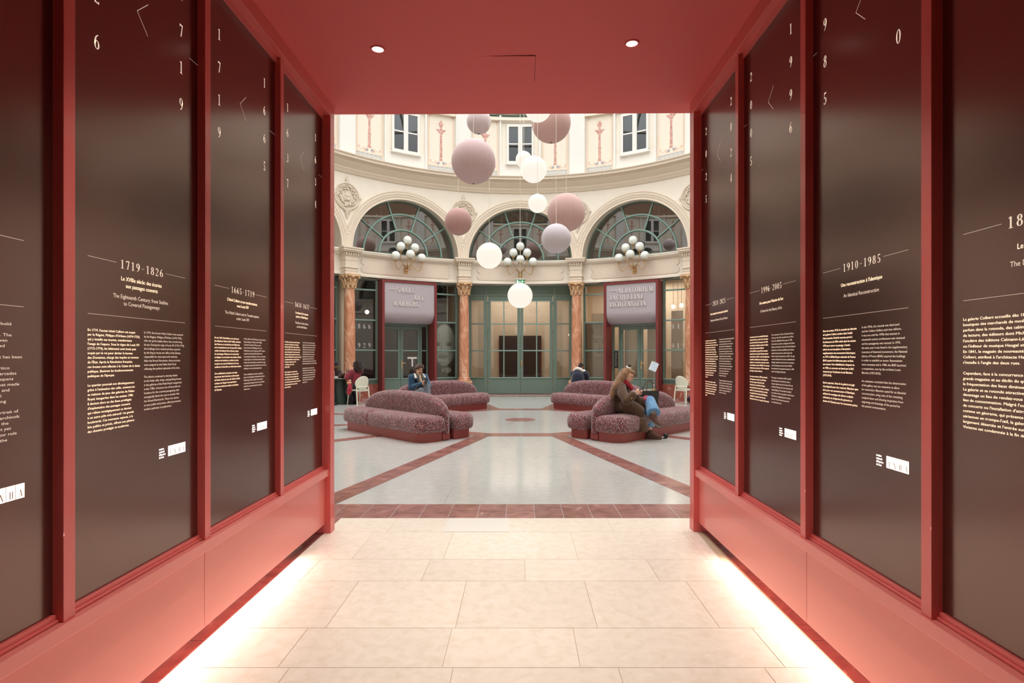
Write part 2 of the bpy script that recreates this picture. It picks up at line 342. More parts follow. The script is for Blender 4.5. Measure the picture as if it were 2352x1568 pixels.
P3E = ["In 1634, the rue Neuve des Petits-Champs","opened on the initiative of Cardinal Richelieu","(1585-1642), minister of State to King Louis","XIII. This street was part of the vast urban","development project of the new district","of the Palais-Cardinal, known today as the","Palais-Royal. The plot was acquired by","Guillaume Bautru, count of Serrant, and","the mansion was built between 1634 and 1637","by the young architect Louis Le Vau (1612-1670).","","Located at the corner of rue Neuve des","Petits-Champs and rue Vivienne, the building","is composed of a main dwelling set between","courtyard and garden, with refined façades,","and wings framing a large paved courtyard.","This work made the reputation of the","young architect."]
PAF = ["Dans les années 1910, la rotonde est détruite","et la galerie Colbert sombre dans l'oubli.","Il faut attendre l'intérêt nouveau porté à","l'architecture du XIXe siècle dans les années","1970 pour sauver ce passage. L'année","même de son inscription à l'inventaire","supplémentaire des monuments historiques,","en 1974, la Bibliothèque nationale de France","(BnF) acquiert les bâtiments pour en faire","une annexe. Une réhabilitation s'impose et,","en 1980, un concours est lancé par la BnF,","remporté par l'architecte Louis Blanchet","(1927-2010).","","Après expertise, l'état de la galerie est jugé","trop dégradé pour être restauré. Blanchet opte","alors pour une reconstruction à l'identique,","utilisant les moulages des décors sculptés","subsistants et s'inspirant des gravures et","dessins de l'époque pour les ornements peints."]
PAE = ["In the 1910s, the rotunda was destroyed","and the Colbert Gallery sank into oblivion.","It was not until the 1970s that interest in","nineteenth-century architecture was renewed","and the passageway was rescued. In 1974,","the same year it was listed in the supplementary","inventory of historical monuments, the National","Library of France (BNF) acquired the buildings","in order to establish an annex. Renovations","were necessary and in 1980, the BNF launched","a competition, won by the architect Louis","Blanchet (1927-2010).","","An evaluation concluded that the deterioration","of the gallery was too extensive to allow","for restoration. Blanchet opted for an identical","reconstruction, using casts of the remaining","sculpted decor and drawing inspiration from","engravings and drawings of the period for","the painted ornamentation."]
PBF = ["La construction de la nouvelle Bibliothèque","nationale de France, dans le 13e arrondisse-","ment de Paris, libère des espaces. En 1996,","il est décidé de réaffecter la galerie Colbert","au futur Institut national d'histoire","de l'art (INHA), ainsi qu'à l'École nationale","du patrimoine, qui devient l'Institut national","du patrimoine en 2001. Le site doit également","accueillir les établissements d'enseignement","supérieur et de recherche en histoire de l'art","et archéologie associés à l'INHA. Un concours","d'architecture est lancé en 1999 et remporté","par l'agence Atgas Architectes.","","Les travaux, achevés en 2005, permettent","l'aménagement de salles de conférence,","d'un vaste espace d'accueil du côté","du côté de la rue des Petits-Champs","et la création d'un nouvel escalier à éclairage","zénithal. La rénovation dévoile les arcades","et le pavillon Est de l'ancien Hôtel Bautru,","soulignant la continuité entre le passé","historique du lieu et son usage contemporain."]
PBE = ["The construction of the new National Library","of France in the 13th arrondissement of Paris","led to the availability of free space. In 1996,","the decision was made to designate the Colbert","Gallery as the future site for the French National","Institute for Art History (INHA) and the École","nationale du patrimoine, which became the","Institut national du patrimoine in 2001. The site","was also allocated to the various establishments","of higher education and research in art history","and archaeology associated with the INHA.","An architectural competition launched in 1999","was won by Atgas Architectes.","","The project, completed in 2005, included","the development of conference rooms,","a large reception area on the side of the rue","des Petits-Champs, and a new staircase with","zenithal lighting. The renovation revealed","the arcades and the east pavilion of the former","Hôtel Bautru, highlighting the continuity","between the site's historical past and","its contemporary use."]
PCF = ["La restauration de la galerie Colbert","en 2024 est menée par les architectes","des monuments historiques. Elle porte sur","les décors peints, la rotonde et les","sols de marbre, ainsi que l'éclairage","de la galerie, repensé au cœur du lieu,","en redonnant sa place au XIXe siècle","dans le respect du projet des années 1980.","Le mobilier et la signalétique sont conçus","pour l'ensemble de la galerie afin de","favoriser l'accueil des publics dans un","espace ouvert sur la ville. Les visiteurs","y découvrent une histoire du site et","les activités de la galerie. Un mobilier","confortable et des luminaires","contemporains rythment la","rotonde.","","Ouverte à tous, la galerie accueille","expositions, rencontres et conférences","qui font vivre le lieu. Les façades sont","restituées dans leurs teintes d'origine,","et la lumière est repensée dans le","respect du patrimoine et de ses","usages."]
PCE = ["The restoration of the Colbert Gallery in 2024","is led by heritage architects. The work","concerns the painted decors of the rotunda,","the marble floors and the lighting of the","gallery, as well as the welcome of visitors","in the spirit of the nineteenth century and","of the works of the 1980s. The new furniture","is designed for the whole of the gallery,","with an open space in the heart of the city,","where visitors discover the history of","the site and of the activities held there.","The large spheres and the curved benches","bring comfort and light to the rotunda,","and contemporary lamps form a","path for walking through the","middle of the rotunda.","","Throughout the gallery, the colours of the","façades are restored to their first shades,","and the lighting was rethought to respect","the heritage of the site. The gallery hosts","exhibitions, meetings and lectures for","all visitors of the place."]
P0R = ["which the owners took to build","a gallery on rue Vivienne","near the banks of the river. The","the work of the hall was given","to a builder of note. Opened","in 1826, an architectural","model, the Galerie Colbert has been","entered from the rue des","Petits-Champs by a tall portico","of columns, with bays and arcades","along the way. The gallery opens","on a rotunda, the centre that made","its name, of cast iron, glass and","marble, lit by a large crystal","candelabra and its gas lighting","","On the wall, the carved portrait of","the founder stands on the archivolt","of the door, on the side of the","street. The passage was not yet","finished, but it played a major role","in the life of the town and the"]
R0F = ["La galerie Colbert accueille dès 1830 des","boutiques des marchands de modes et de","parfum dans la rotonde, des cabinets","de lecture, des éditeurs dont Michel Lévy,","l'ancêtre des éditions Calmann-Lévy,","ou l'éditeur de musique Heugel et fils.","En 1841, le magasin de nouveautés Grand","Colbert, attribué à l'architecte Henri,","s'installe à l'angle des deux rues.","","Cependant, face à la concurrence des","grands magasins et au déclin du quartier,","la fréquentation des lieux diminue.","La galerie et sa rotonde attractive sont","davantage un lieu de rendez-vous qu'un","lieu de consommation. Malgré l'ouverture","de concerts ou l'installation d'attractions","comme un géorama, qui présente des vues","aériennes en trompe-l'œil, la galerie est","largement désertée et l'entrée sur la rue","Vivienne est condamnée à la fin du siècle."]
LT = ["institut", "national", "d'histoire", "de l'art"]
PANELS = [ # wall, index from the near end, years, French title, English title, columns, left and right year columns, label
 ('L', 0, None, [], [], [], P0R, '', '', 'dark brown wall panel of cream text at the left edge of the view, cut off'),
 ('L', 1, '1719-1826', ["Le XVIIIe siècle: des écuries", "aux passages couverts"], ["The Eighteenth Century: from Stables", "to Covered Passageways"], P1F, P1E, '1826', '1719', 'dark brown wall panel headed 1719-1826 on the left wall'),
 ('L', 2, '1665-1719', ["L'hôtel Colbert et ses transformations", "sous Louis XIV"], ["The Hôtel Colbert and its Transformations", "under Louis XIV"], P2F, P2E, '1719', '1665', 'dark brown wall panel headed 1665-1719 on the left wall'),
 ('L', 3, '1634-1637', ["La naissance d'un nouveau", "quartier et l'hôtel Bautru"], ["The Birth of a New district", "and the Hôtel Bautru"], P3F, P3E, '1637', '1634', 'dark brown wall panel headed 1634-1637, farthest on the left wall'),
 ('R', 0, '1826-1910', ["Le déclin de la galerie"], ["The Decline of the Gallery"], R0F, [], '1910', '1826', 'dark brown wall panel of large cream text, cut off at the right edge'),
 ('R', 1, '1910-1985', ["Une reconstruction à l'identique"], ["An Identical Reconstruction"], PAF, PAE, '1985', '1910', 'dark brown wall panel headed 1910-1985 on the right wall'),
 ('R', 2, '1996-2005', ["Une maison pour l'histoire de l'art"], ["A Home for the History of Art"], PBF, PBE, '2005', '1996', 'dark brown wall panel headed 1996-2005 on the right wall'),
 ('R', 3, '2024-2025', ["Une restauration entre passé et présent"], ["Restoration: Between Past and Present"], PCF, PCE, '2025', '2024', 'dark brown wall panel headed 2024-2025, farthest on the right wall')]
_q = [(s, True) for p in PANELS for s in p[3]+p[5]]+[(s, False) for p in PANELS for s in p[4]+p[6]]+[(s, True) for s in LT]+[(s, True) for s in P0R]
prep_text(_q)

# ------------------------------------------------------------------ the red passage
WALLS = {'L': dict(sx=-1, pan=1.589, post=1.551, end=1.522, ledge=1.537, skirt=1.568, y0=[1.035, 1.893, 2.743, 3.607], ye=(4.467, 4.562), zb=.515, zt=3.353, zc=3.452, az=(1, 0), du=0, dd=0, name='left'),
         'R': dict(sx=1, pan=1.467, post=1.427, end=1.402, ledge=1.414, skirt=1.446, y0=[1.079, 1.935, 2.790, 3.650], ye=(4.506, 4.607), zb=.505, zt=3.40, zc=3.504, az=(1.034, -.028), du=-.014, dd=-.04, name='right')}
YB = -3.0
trim_no = [0]
def trim(mb, m, bevel=0, smooth=None):
    trim_no[0] += 1; o = mb.build('trim_%d' % trim_no[0], m, bevel=bevel, smooth=smooth); return struct(o)
for key, W in WALLS.items():
    s = W['sx']
    def bx(mb, xa, xb, ya, yb, za, zb):
        a, b = sorted((s*xa, s*xb)); return mb.box(a, b, ya, yb, za, zb)
    # wall behind the panels
    struct(bx(MB(), W['pan']+.012, W['pan']+.16, YB, W['ye'][1], .10, W['zt']+.2).build('wall_'+W['name'], M_red))
    # panels behind the camera, part of the shell (seen only as reflections)
    back = MB(); y = W['y0'][0]
    while y > YB:
        bx(back, W['pan'], W['pan']+.01, max(YB, y-.80), y, W['zb'], W['zt']-.02); y -= .858
    trim(back, M_panel)
    # uprights
    ys = list(W['y0']); y = ys[0]-.858
    while y > YB: ys.insert(0, y); y -= .858
    for y in ys: trim(bx(MB(), W['post'], W['pan']+.012, y, y+.05, W['zb'], W['zt']), M_red, .002)
    trim(bx(MB(), W['end'], W['pan']+.16, W['ye'][0], W['ye'][1], .055, W['zt']), M_red, .003)
    trim(bx(bx(MB(), W['end']-.0015, W['pan']+.16, W['ye'][0]-.0015, W['ye'][1]+.0015, .004, .12), W['end'], W['end']+.001, W['ye'][0], W['ye'][1], .02, .05), M_red)
    # ledge, bead and skirting boards
    trim(bx(MB(), W['ledge'], W['pan']+.012, YB, W['ye'][0]+.002, W['zb']-.052, W['zb']), M_redlit, .002)
    for i, y in enumerate(ys):
        ya = y+.05; yb = ys[i+1] if i+1 < len(ys) else W['ye'][0]
        mb = MB(); bx(mb, W['pan']-.013, W['pan']+.012, ya, yb, W['zb'], W['zb']+.028)
        bx(mb, W['pan']-.022, W['pan']-.012, ya, yb, W['zb'], W['zb']+.012); trim(mb, M_red, .003)
        mb = MB(); bx(mb, W['pan']-.013, W['pan']+.012, ya, yb, W['zt']-.03, W['zt']); trim(mb, M_red)
    jy = W['y0'][2]+.025; mb = MB()
    for ya, yb in ((YB, jy-1.716*1.0-.0015), (jy-1.716+.0015, jy-.0015), (jy+.0015, W['ye'][0]+.002)):
        bx(mb, W['skirt'], W['skirt']+.02, ya, yb, .074, W['zb']-.052)
    struct(mb.build('baseboard_'+W['name'], M_redlit, bevel=.0015))
    # beam under the ceiling
    trim(bx(MB(), W['end'], W['pan']+.16, YB, W['ye'][1], W['zt'], W['zc']+.03), M_red, .002)
    # text panels
for wall, i, years, tf, te, cf, ce, dl, dr, label in PANELS:
    W = WALLS[wall]; s = W['sx']; a, b = W['az']; du, dd = W['du'], W['dd']
    ya = W['y0'][i]+.05; yb = W['y0'][i+1] if i < 3 else W['ye'][0]
    if wall == 'L': mp = lambda u, z, e: (-W['pan']+e, ya+u, z)
    else: mp = lambda u, z, e: (W['pan']-e, yb-u, z)
    base = thing('history_board', label, 'panel', (s*W['pan'], (ya+yb)/2, W['zb']), 0, 'history panels along the passage')
    inv = Vector(base.location)
    def put(name, m, polys=None, txt=None, e=.0003, lab=None, kind=None):
        mb = MB()
        for p in polys or []: mb.add([Vector(mp(u, z, e))-inv for u, z in p], [tuple(range(len(p)))])
        for (st, bold, u, z, sx, sy) in txt or []:
            if not st: continue
            vs, fs, wd = TXT[(st, bold)]; mb.add([Vector(mp(u+x*sx, z+y*sy, e))-inv for x, y in vs], fs)
        if not mb.v: return None
        o = mb.build(name, m, base, fix=False)
        if lab: o['label'] = lab
        return o
    Z = lambda z: a*z+b
    wd = yb-ya
    mb = MB(); lo = Vector(mp(0, 0, 0))-inv; xx = sorted((0, s*.011)); mb.box(xx[0], xx[1], ya-inv.y, yb-inv.y, 0, W['zt']-W['zb']-.0)
    mb.build('film_face', M_panel, base)
    line = lambda u0, u1, z, t=.0016: [(u0+du, Z(z)-t/2), (u1+du, Z(z)-t/2), (u1+du, Z(z)+t/2), (u0+du, Z(z)+t/2)]
    for q_ in (line(.104, .25, 1.79), line(.554, .698, 1.79), line(.104, .698, 1.578)): put('fine_rule', M_hair_line, [q_])
    polys = []
    if years:
        g, gw = serif(years, .0335, .24, 1.12); k = .263/gw
        polys = [[(.272+du+x*k, Z(1.771)+y*a) for x, y in p] for p in g]
        put('year_heading', M_text, polys)
    polys = []
    for txt, u0 in ((dl, .148), (dr, .668)):
        for j, ch in enumerate(txt):
            g, gw = serif(ch, .056); zc = 2.60+.1725*(len(txt)-1-j)
            if a*zc+b > W['zt']-.08: continue
            polys.append([[(u0+dd-gw/2+x, Z(zc)-.028+y) for x, y in p] for p in g])
    for p in polys: put('upright_digit', M_text, p)
    def seg(p, q, t=.0028):
        d = Vector((q[0]-p[0], q[1]-p[1])).normalized()*t/2; n_ = (-d.y, d.x)
        return [(p[0]+n_[0], p[1]+n_[1]), (p[0]-n_[0], p[1]-n_[1]), (q[0]-n_[0], q[1]-n_[1]), (q[0]+n_[0], q[1]+n_[1])]
    if i or wall == 'L':
        vz = Z(2.852); vu = .368+du
        put('clock_hand', M_hair_line, [seg((vu, vz), (vu+.068, vz+.068)), seg((vu, vz), (vu+.066, vz-.068))])
        put('edge_tick', M_hair_line, [seg((wd-.07, vz), (wd, vz), .0016)]); put('edge_tick', M_hair_line, [seg((0, vz), (.035, vz), .0016)])
    items = []
    zz = [1.723, 1.696, 1.651, 1.624] if len(tf) == 2 else [1.706, 1.658]
    for st, z, bold in zip(tf+te, zz, [True]*len(tf)+[False]*len(te)):
        tw = TXT[(st, bold)][2]*.0222; items.append((st, bold, .40+du-tw/2, Z(z), .0222, .0232))
    for it in items: put('title_line', M_text, None, [it])
    for nm, lines, bold, u0, z0 in (('french_text', cf, True, .103, 1.5137), ('english_text', ce, False, .41, 1.5165)):
        if not lines: continue
        mx = max(TXT[(l, bold)][2] for l in lines if l); k = .282/mx
        if wall == 'R' and i == 0: k *= 1.0
        b_ = lines.index('')
        for lo_, hi_ in ((0, b_), (b_+1, len(lines))): put(nm, M_text, None, [(lines[j], bold, u0+du, Z(z0-.0171*j), k, .0128) for j in range(lo_, hi_)])
    bl, br, zb_, zt_ = .571+du, .701+du, Z(.969), Z(1.0155)
    put('logo_box', M_logo, [[(bl, zb_), (br, zb_), (br, zt_), (bl, zt_)]])
    c = (br-bl)/4; polys = [[(bl+c*k-.0006, zb_), (bl+c*k+.0006, zb_), (bl+c*k+.0006, zt_), (bl+c*k-.0006, zt_)] for k in (1, 2, 3)]
    for k, ch in enumerate('INHA'):
        g, gw = serif(ch, .0225); polys += [[(bl+c*(k+.56)-gw/2+x, zb_+.005+y) for x, y in p] for p in g]
    put('logo_letters', M_logoink, polys, e=.0006)
    put('logo_words', M_logo, None, [(st, True, .508+du, Z(1.005-.0122*j), .0118, .0122) for j, st in enumerate(LT)])
# ceiling, hatch, downlights
def zceil(x): return 3.452+(x+1.522)/2.924*.052
mb = MB(); xa, xb = -1.76, 1.64
cyl = lambda x: 4.686+(x+1.522)/2.924*.094
mb.add([(xa,YB,zceil(xa)),(xb,YB,zceil(xb)),(xb,cyl(xb),zceil(xb)),(xa,cyl(xa),zceil(xa)),(xa,YB,3.75),(xb,YB,3.75),(xb,cyl(xb),3.75),(xa,cyl(xa),3.75)],
       [(0,3,2,1),(4,5,6,7),(0,1,5,4),(1,2,6,5),(2,3,7,6),(3,0,4,7)])
struct(mb.build('ceiling', M_redcei))
h = thing('access_hatch', 'square red access hatch flush in the ceiling between the two downlights', 'hatch', (-.09, 4.0, zceil(-.09)-.001))
MB().box(-.192, .192, -.182, .182, -.0025, 0).build('hatch_door', M_redcei, h)
g = MB(); q = mat('hatch_gap', S(150, 60, 54), .7)
for x0, x1, y0, y1 in ((-.196,.196,-.186,-.182),(-.196,.196,.182,.186),(-.196,-.192,-.182,.182),(.192,.196,-.182,.182)): g.box(x0, x1, y0, y1, -.001, .0005)
g.build('hatch_frame', q, h)
M_ledrose = mat('lit_lamp_lens', S(255, 236, 226), .4, emit=(1.0, .84, .78, 1), es=1.15)
for x, y, lab in ((-.947, 3.705, 'round recessed ceiling downlight left of the hatch, lit'), (.739, 3.69, 'round recessed ceiling downlight right of the hatch, lit'), (-.95, 1.9, None), (.74, 1.9, None)):
    z = zceil(x)
    if lab:
        t = thing('ceiling_downlight', lab, 'ceiling light', (x, y, z), 0, 'downlights in the red ceiling')
        MB().lathe([(.039,-.001),(.039,-.006),(.047,-.006),(.05,-.001),(.05,.002),(.039,.002),(.039,-.001)], 28, close=False).build('rim', M_redcei, t, smooth=40)
        MB().lathe([(.0,-.003),(.039,-.003),(.039,0)], 24, close=False).build('lens', M_ledrose, t)
    l = bpy.data.lights.new('downlight_lamp', 'SPOT'); l.energy = 180; l.color = WARM; l.spot_size = radians(62); l.spot_blend = 1.0; l.shadow_soft_size = .04
    o = bpy.data.objects.new('downlight_lamp', l); COL.objects.link(o); o.location = (x, y, z-.02)
# unseen end wall, added to keep sky light out of the passage behind the camera
struct(MB().box(-1.8, 1.7, YB-.1, YB, 0, 3.8).build('wall_light_block', M_dark))
# ------------------------------------------------------------------ floors
mb = MB(); n = 96; mb.add([(0, CYC, -.004)]+[(13*sin(2*pi*j/n), CYC+13*cos(2*pi*j/n), -.004) for j in range(n)], [(0, 1+(j+1)%n, 1+j) for j in range(n)])
def clipfloor(): pass
struct(mb.build('floor', M_gstone))
# pale marble slabs of the rotunda: concentric courses with hairline joints
mb = MB(); half = tan15 = math.tan(radians(15))
for k in range(12):
    th = radians(30*k); c_, s_ = cos(th), sin(th)
    def loc(u, d): return (CX+d*s_+u*c_, CYC+d*c_-u*s_, 0)
    ds = [.0, 2.2, 3.05, 3.9, 4.75, 5.6, 6.45, 7.15, 7.61, 8.1]
    for d0, d1 in zip(ds[:-1], ds[1:]):
        wdt = d1*tan15; m_ = max(1, int(2*wdt/1.1)); g = .0012
        off = random.uniform(-.3, .3)/m_
        ed = [-1]+[(-1+2*(j+off)/m_) for j in range(1, m_)]+[1]
        for e0, e1 in zip(ed[:-1], ed[1:]):
            mb.quad(loc(max(e0*wdt+g, -d0*tan15), d0+g), loc(min(e1*wdt-g, d0*tan15) if d0 else e1*.01, d0+g), loc(e1*wdt-g, d1-g), loc(e0*wdt+g, d1-g))
struct(mb.build('floor_marble', M_gstone))
# red marble bands
mb = MB(); Zb = .0012
for k in range(12):
    th = radians(30*k); c_, s_ = cos(th), sin(th)
    def loc(u, d): return (CX+d*s_+u*c_, CYC+d*c_-u*s_, Zb)
    for d0, d1, st in ((7.15, 7.61, .262), (2.2, 2.62, .5)):
        w0, w1 = d0*tan15, d1*tan15; m_ = max(2, round(2*w0/st)); g = .002
        for j in range(m_):
            u0 = -w0+2*w0*j/m_; u1 = u0+2*w0/m_
            if d0 > 5 and j == 0: pts = [(u0, d0), (u1-g, d0), (u1-g, d1), (-w1, d1)]
            elif d0 > 5 and j == m_-1: pts = [(u0+g, d0), (u1, d0), (w1, d1), (u0+g, d1)]
            elif d0 < 5: pts = [(u0+g, d0), (u1-g, d0), ((u1)*d1/d0-g, d1), (u0*d1/d0+g, d1)]
            else: pts = [(u0+g, d0), (u1-g, d0), (u1-g, d1), (u0+g, d1)]
            mb.quad(*[loc(u, d) for u, d in pts])
    th = radians(30*k+15); c_, s_ = cos(th), sin(th)
    def loc(u, d): return (CX+d*s_+u*c_, CYC+d*c_-u*s_, Zb+.0004)
    r0, r1 = 2.62/cos(radians(15))-.01, 7.15/cos(radians(15))+.0; m_ = 7
    for j in range(m_):
        d0, d1 = r0+(r1-r0)*j/m_+.0015, r0+(r1-r0)*(j+1)/m_-.0015; mb.quad(loc(-.135, d0), loc(.135, d0), loc(.135, d1), loc(-.135, d1))
struct(mb.build('floor_bands', M_rmarble))
mb = MB(); mb.add([(CX+.345*sin(2*pi*j/48), CYC+.345*cos(2*pi*j/48), .0012) for j in range(48)], [tuple(range(47,-1,-1))]); struct(mb.build('floor_centre', M_rmarble))
# passage floor: red strips along both skirtings, cream limestone between
mb = MB()
for xa, xb in ((-1.75, -1.3), (1.1, 1.63)):
    y = -3
    while y < 4.88: mb.quad((xa, y, .0016), (xb, y, .0016), (xb, min(y+.72, 4.886), .0016), (xa, min(y+.72, 4.886), .0016)); y += .723
struct(mb.build('floor_strips', M_rmarble))
XL = lambda y: -1.572
XR = lambda y: 1.379+max(0, y-2.4)*.012+max(0, y-4.3)*.13
mb = MB(); mb.quad((XL(0), -3, .002), (1.375, -3, .002), (XR(4.886), 4.886, .002), (XL(0), 4.886, .002)); struct(mb.build('floor_joints', M_joint))
mb = MB(); rows = [4.886, 3.892, 3.516, 2.908, 2.539, 1.93, 1.56, .95, .58, -.03, -.4, -1.0, -1.4, -2.0, -2.4, -3.0]; g = .0017
rows.insert(1, 4.50)
for i in range(len(rows)-1):
    y1, y0 = rows[i], rows[i+1]; x = -1.572-random.uniform(.1, .7)
    if i == 0: x = -1.9
    while x < XR(y1):
        L_ = random.uniform(.62, .98); xa, xb0, xb1 = max(x, -1.572), min(x+L_, XR(y0)), min(x+L_, XR(y1))
        if xb1-xa > .03: mb.quad((xa+g, y0+g, .0026), (xb0-g, y0+g, .0026), (xb1-g, y1-g, .0026), (xa+g, y1-g, .0026))
        x += L_
struct(mb.build('floor_tiles', M_tile))
M_ptile = mat('pale_limestone', S(226, 222, 212), .22); mb = MB().quad((-.622, 4.503, .0034), (-.095, 4.503, .0034), (-.095, 4.884, .0034), (-.622, 4.884, .0034)); struct(mb.build('floor_pale_tile', M_ptile))
# ------------------------------------------------------------------ the rotunda
TB = radians(15); UB = RW*TB      # half bay: angle, arc length
def strips(mb, us, lo, hi, w0, w1, nz=1, edges=True):
    """slab following the curved wall: front at w1, back at w0, between z=lo(u) and z=hi(u)"""
    vs, fs = [], []; n = len(us)
    for u in us:
        a, b = lo(u), hi(u)
        vs += [bend(u, a, w0), bend(u, a, w1), bend(u, b, w1), bend(u, b, w0)]
    for i in range(n-1):
        p, q = i*4, i*4+4
        for k in ((0,1),(1,2),(2,3)): fs.append((p+k[0], q+k[0], q+k[1], p+k[1]))
    fs.append((0,1,2,3)); fs.append(((n-1)*4+3,(n-1)*4+2,(n-1)*4+1,(n-1)*4))
    return mb.add(vs, fs)
def cq(mb, u0, u1, z0, z1, w, n=None, t=0):
    """thin painted or raised rectangle on the curved wall"""
    n = n or max(1, int(abs(u1-u0)/.12)); us = [u0+(u1-u0)*i/n for i in range(n+1)]
    return strips(mb, us, lambda u: z0, lambda u: z1, w-.003 if not t else w, w+t)
def lin_us(a, b, n): return [a+(b-a)*i/n for i in range(n+1)]
def bay(o, k): o.location = (CX, CYC, 0); o.rotation_euler = (0, 0, -radians(30*k)); return o
def rev(prof, name, m, n=192, smooth=30):
    return struct(MB().lathe(prof, n, close=False).build(name, m, loc=(CX, CYC, 0), smooth=smooth))
ZS, RA = 4.95, 1.90              # lunette springing and radius

# cornice between storeys (profile: radius, height) and the sill course under the lunettes
trim_no[0] += 1
rev([(8.02,7.40),(7.96,7.40),(7.94,7.46),(7.90,7.50),(7.90,7.56),(7.82,7.62),(7.76,7.68),(7.74,7.70),(7.74,7.745),(7.70,7.75),(7.70,7.79),(7.62,7.80),(7.62,7.86),(7.58,7.90),(7.58,7.93),(8.05,7.97)], 'trim_%d' % trim_no[0], M_creamdk)
trim_no[0] += 1
rev([(8.06,4.07),(7.955,4.07),(7.955,4.14),(7.97,4.15),(7.99,4.16),(8.0,4.74),(7.98,4.745),(7.96,4.76),(7.93,4.775),(7.92,4.80),(7.90,4.81),(7.86,4.815),(7.86,4.86),(7.84,4.865),(7.84,4.90),(8.06,4.93)], 'trim_%d' % trim_no[0], M_cream)
# lower storey wall with arched openings, one mesh per bay
def zarch(u): return ZS+sqrt(max(0, (RA+.12)**2-u*u)) if abs(u) < RA+.12 else ZS-.03
def arch_wall():
    mb = MB(); us = sorted(set(lin_us(-UB, UB, 48)+[-(RA+.12), RA+.12]+[RA*1.063*sin(radians(a)) for a in range(-88, 89, 4)]))
    return strips(mb, us, zarch, lambda u: 7.44, -.05, 0)
base = bay(struct(arch_wall().build('wall_rotunda', M_cream, smooth=30)), 0)
def mk(o, ks):
    out = [bay(o, ks[0])]
    for k in ks[1:]: out.append(bay(copy_tree(o), k))
    return out
walls = [base]+[bay(copy_tree(base), k) for k in range(1, 12)]
# archivolt mouldings
def archivolt():
    prof = [(2.20,0),(2.20,.045),(2.185,.065),(2.165,.065),(2.15,.05),(2.145,.075),(2.07,.072),(2.065,.058),(2.0,.055),(1.995,.04),(1.935,.036),(1.93,.05),(1.905,.055),(1.90,.03),(1.90,-.12)]
    vs, fs = [], []; N_ = 56; k = len(prof)
    for i in range(N_+1):
        a = pi*i/N_
        for r, w_ in prof:
            u, z = r*cos(a), ZS+r*sin(a)
            if abs(u) > UB: u = math.copysign(UB, u); w_ = w_
            vs.append(bend(u, z, w_))
    for i in range(N_):
        for j in range(k-1): fs.append((i*k+j, (i+1)*k+j, (i+1)*k+j+1, i*k+j+1))
    mb = MB().add(vs, fs)
    # soffit from the curved wall back to the flat window plane
    vs, fs = [], []
    for i in range(N_+1):
        a = pi*i/N_; u, z = RA*cos(a), ZS+RA*sin(a); vs += [bend(u, z, -.12), (u, 8.32, z)]
    for i in range(N_): fs.append((2*i, 2*i+1, 2*i+3, 2*i+2))
    return mb.add(vs, fs)
trim_no[0] += 1
ar = struct(archivolt().build('trim_%d' % trim_no[0], M_creamdk, smooth=30)); mk(ar, [0,1,2,10,11,3,9,4,8,5,7,6])
# lunette windows: flat green bars, glass and the dim room behind
def ringbar(mb, r, wd, d, dep):
    prof = [(r-wd/2, d), (r-wd/4, d-dep), (r+wd/4, d-dep), (r+wd/2, d)]
    vs, fs = [], []; N_ = 40
    for i in range(N_+1):
        a = pi*i/N_
        for rr, dd in prof: vs.append((rr*cos(a), dd, ZS+.03+rr*sin(a)))
    for i in range(N_):
        for j in range(4):
            j2 = (j+1) % 4; fs.append((i*4+j, (i+1)*4+j, (i+1)*4+j2, i*4+j2))
    mb.add(vs, fs)
LD = 8.2
def lunette(n):
    g = MB(); pts = [(RA*cos(pi*i/48), LD+.02, ZS+RA*sin(pi*i/48)) for i in range(49)]; g.add(pts, [tuple(range(49))])
    o = struct(g.build('window_%d' % n, M_lun))
    mb = MB(); ringbar(mb, RA-.02, .07, LD+.02, .06); mb.build('outer_frame', M_green, o, smooth=30)
    for r, nm in ((1.41, 'middle_arc'), (.87, 'inner_arc')):
        mb = MB(); ringbar(mb, r, .075, LD+.01, .05); mb.build(nm, M_greenlt, o, smooth=30)
    for a in (36, 72, 108, 144):
        c_, s_ = cos(radians(a)), sin(radians(a)); mb = MB()
        mb.tube([(c_*.87, LD-.01, ZS+.03+s_*.87), (c_*RA, LD-.01, ZS+.03+s_*RA)], .03, 6); mb.build('spoke', M_greenlt, o)
    MB().box(-RA, RA, LD-.05, LD+.03, ZS-.02, ZS+.05).build('sill_bar', M_green, o)
    return o
wn = [0]
def nextwin(): wn[0] += 1; return wn[0]
lu = lunette(nextwin())
for k in [0, 1, -1, 2, -2, 3, -3, 4, -4, 5, -5, 6]:
    o = lu if k == 0 else copy_tree(lu)
    if k: o.name = 'window_%d' % nextwin()
    bay(o, k)
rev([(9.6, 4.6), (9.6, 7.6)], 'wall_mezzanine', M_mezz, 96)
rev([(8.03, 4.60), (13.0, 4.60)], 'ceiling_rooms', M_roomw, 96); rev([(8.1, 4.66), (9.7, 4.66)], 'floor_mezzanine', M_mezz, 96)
rev([(8.03, 7.2), (9.7, 7.2)], 'ceiling_mezzanine', M_mezz, 96)
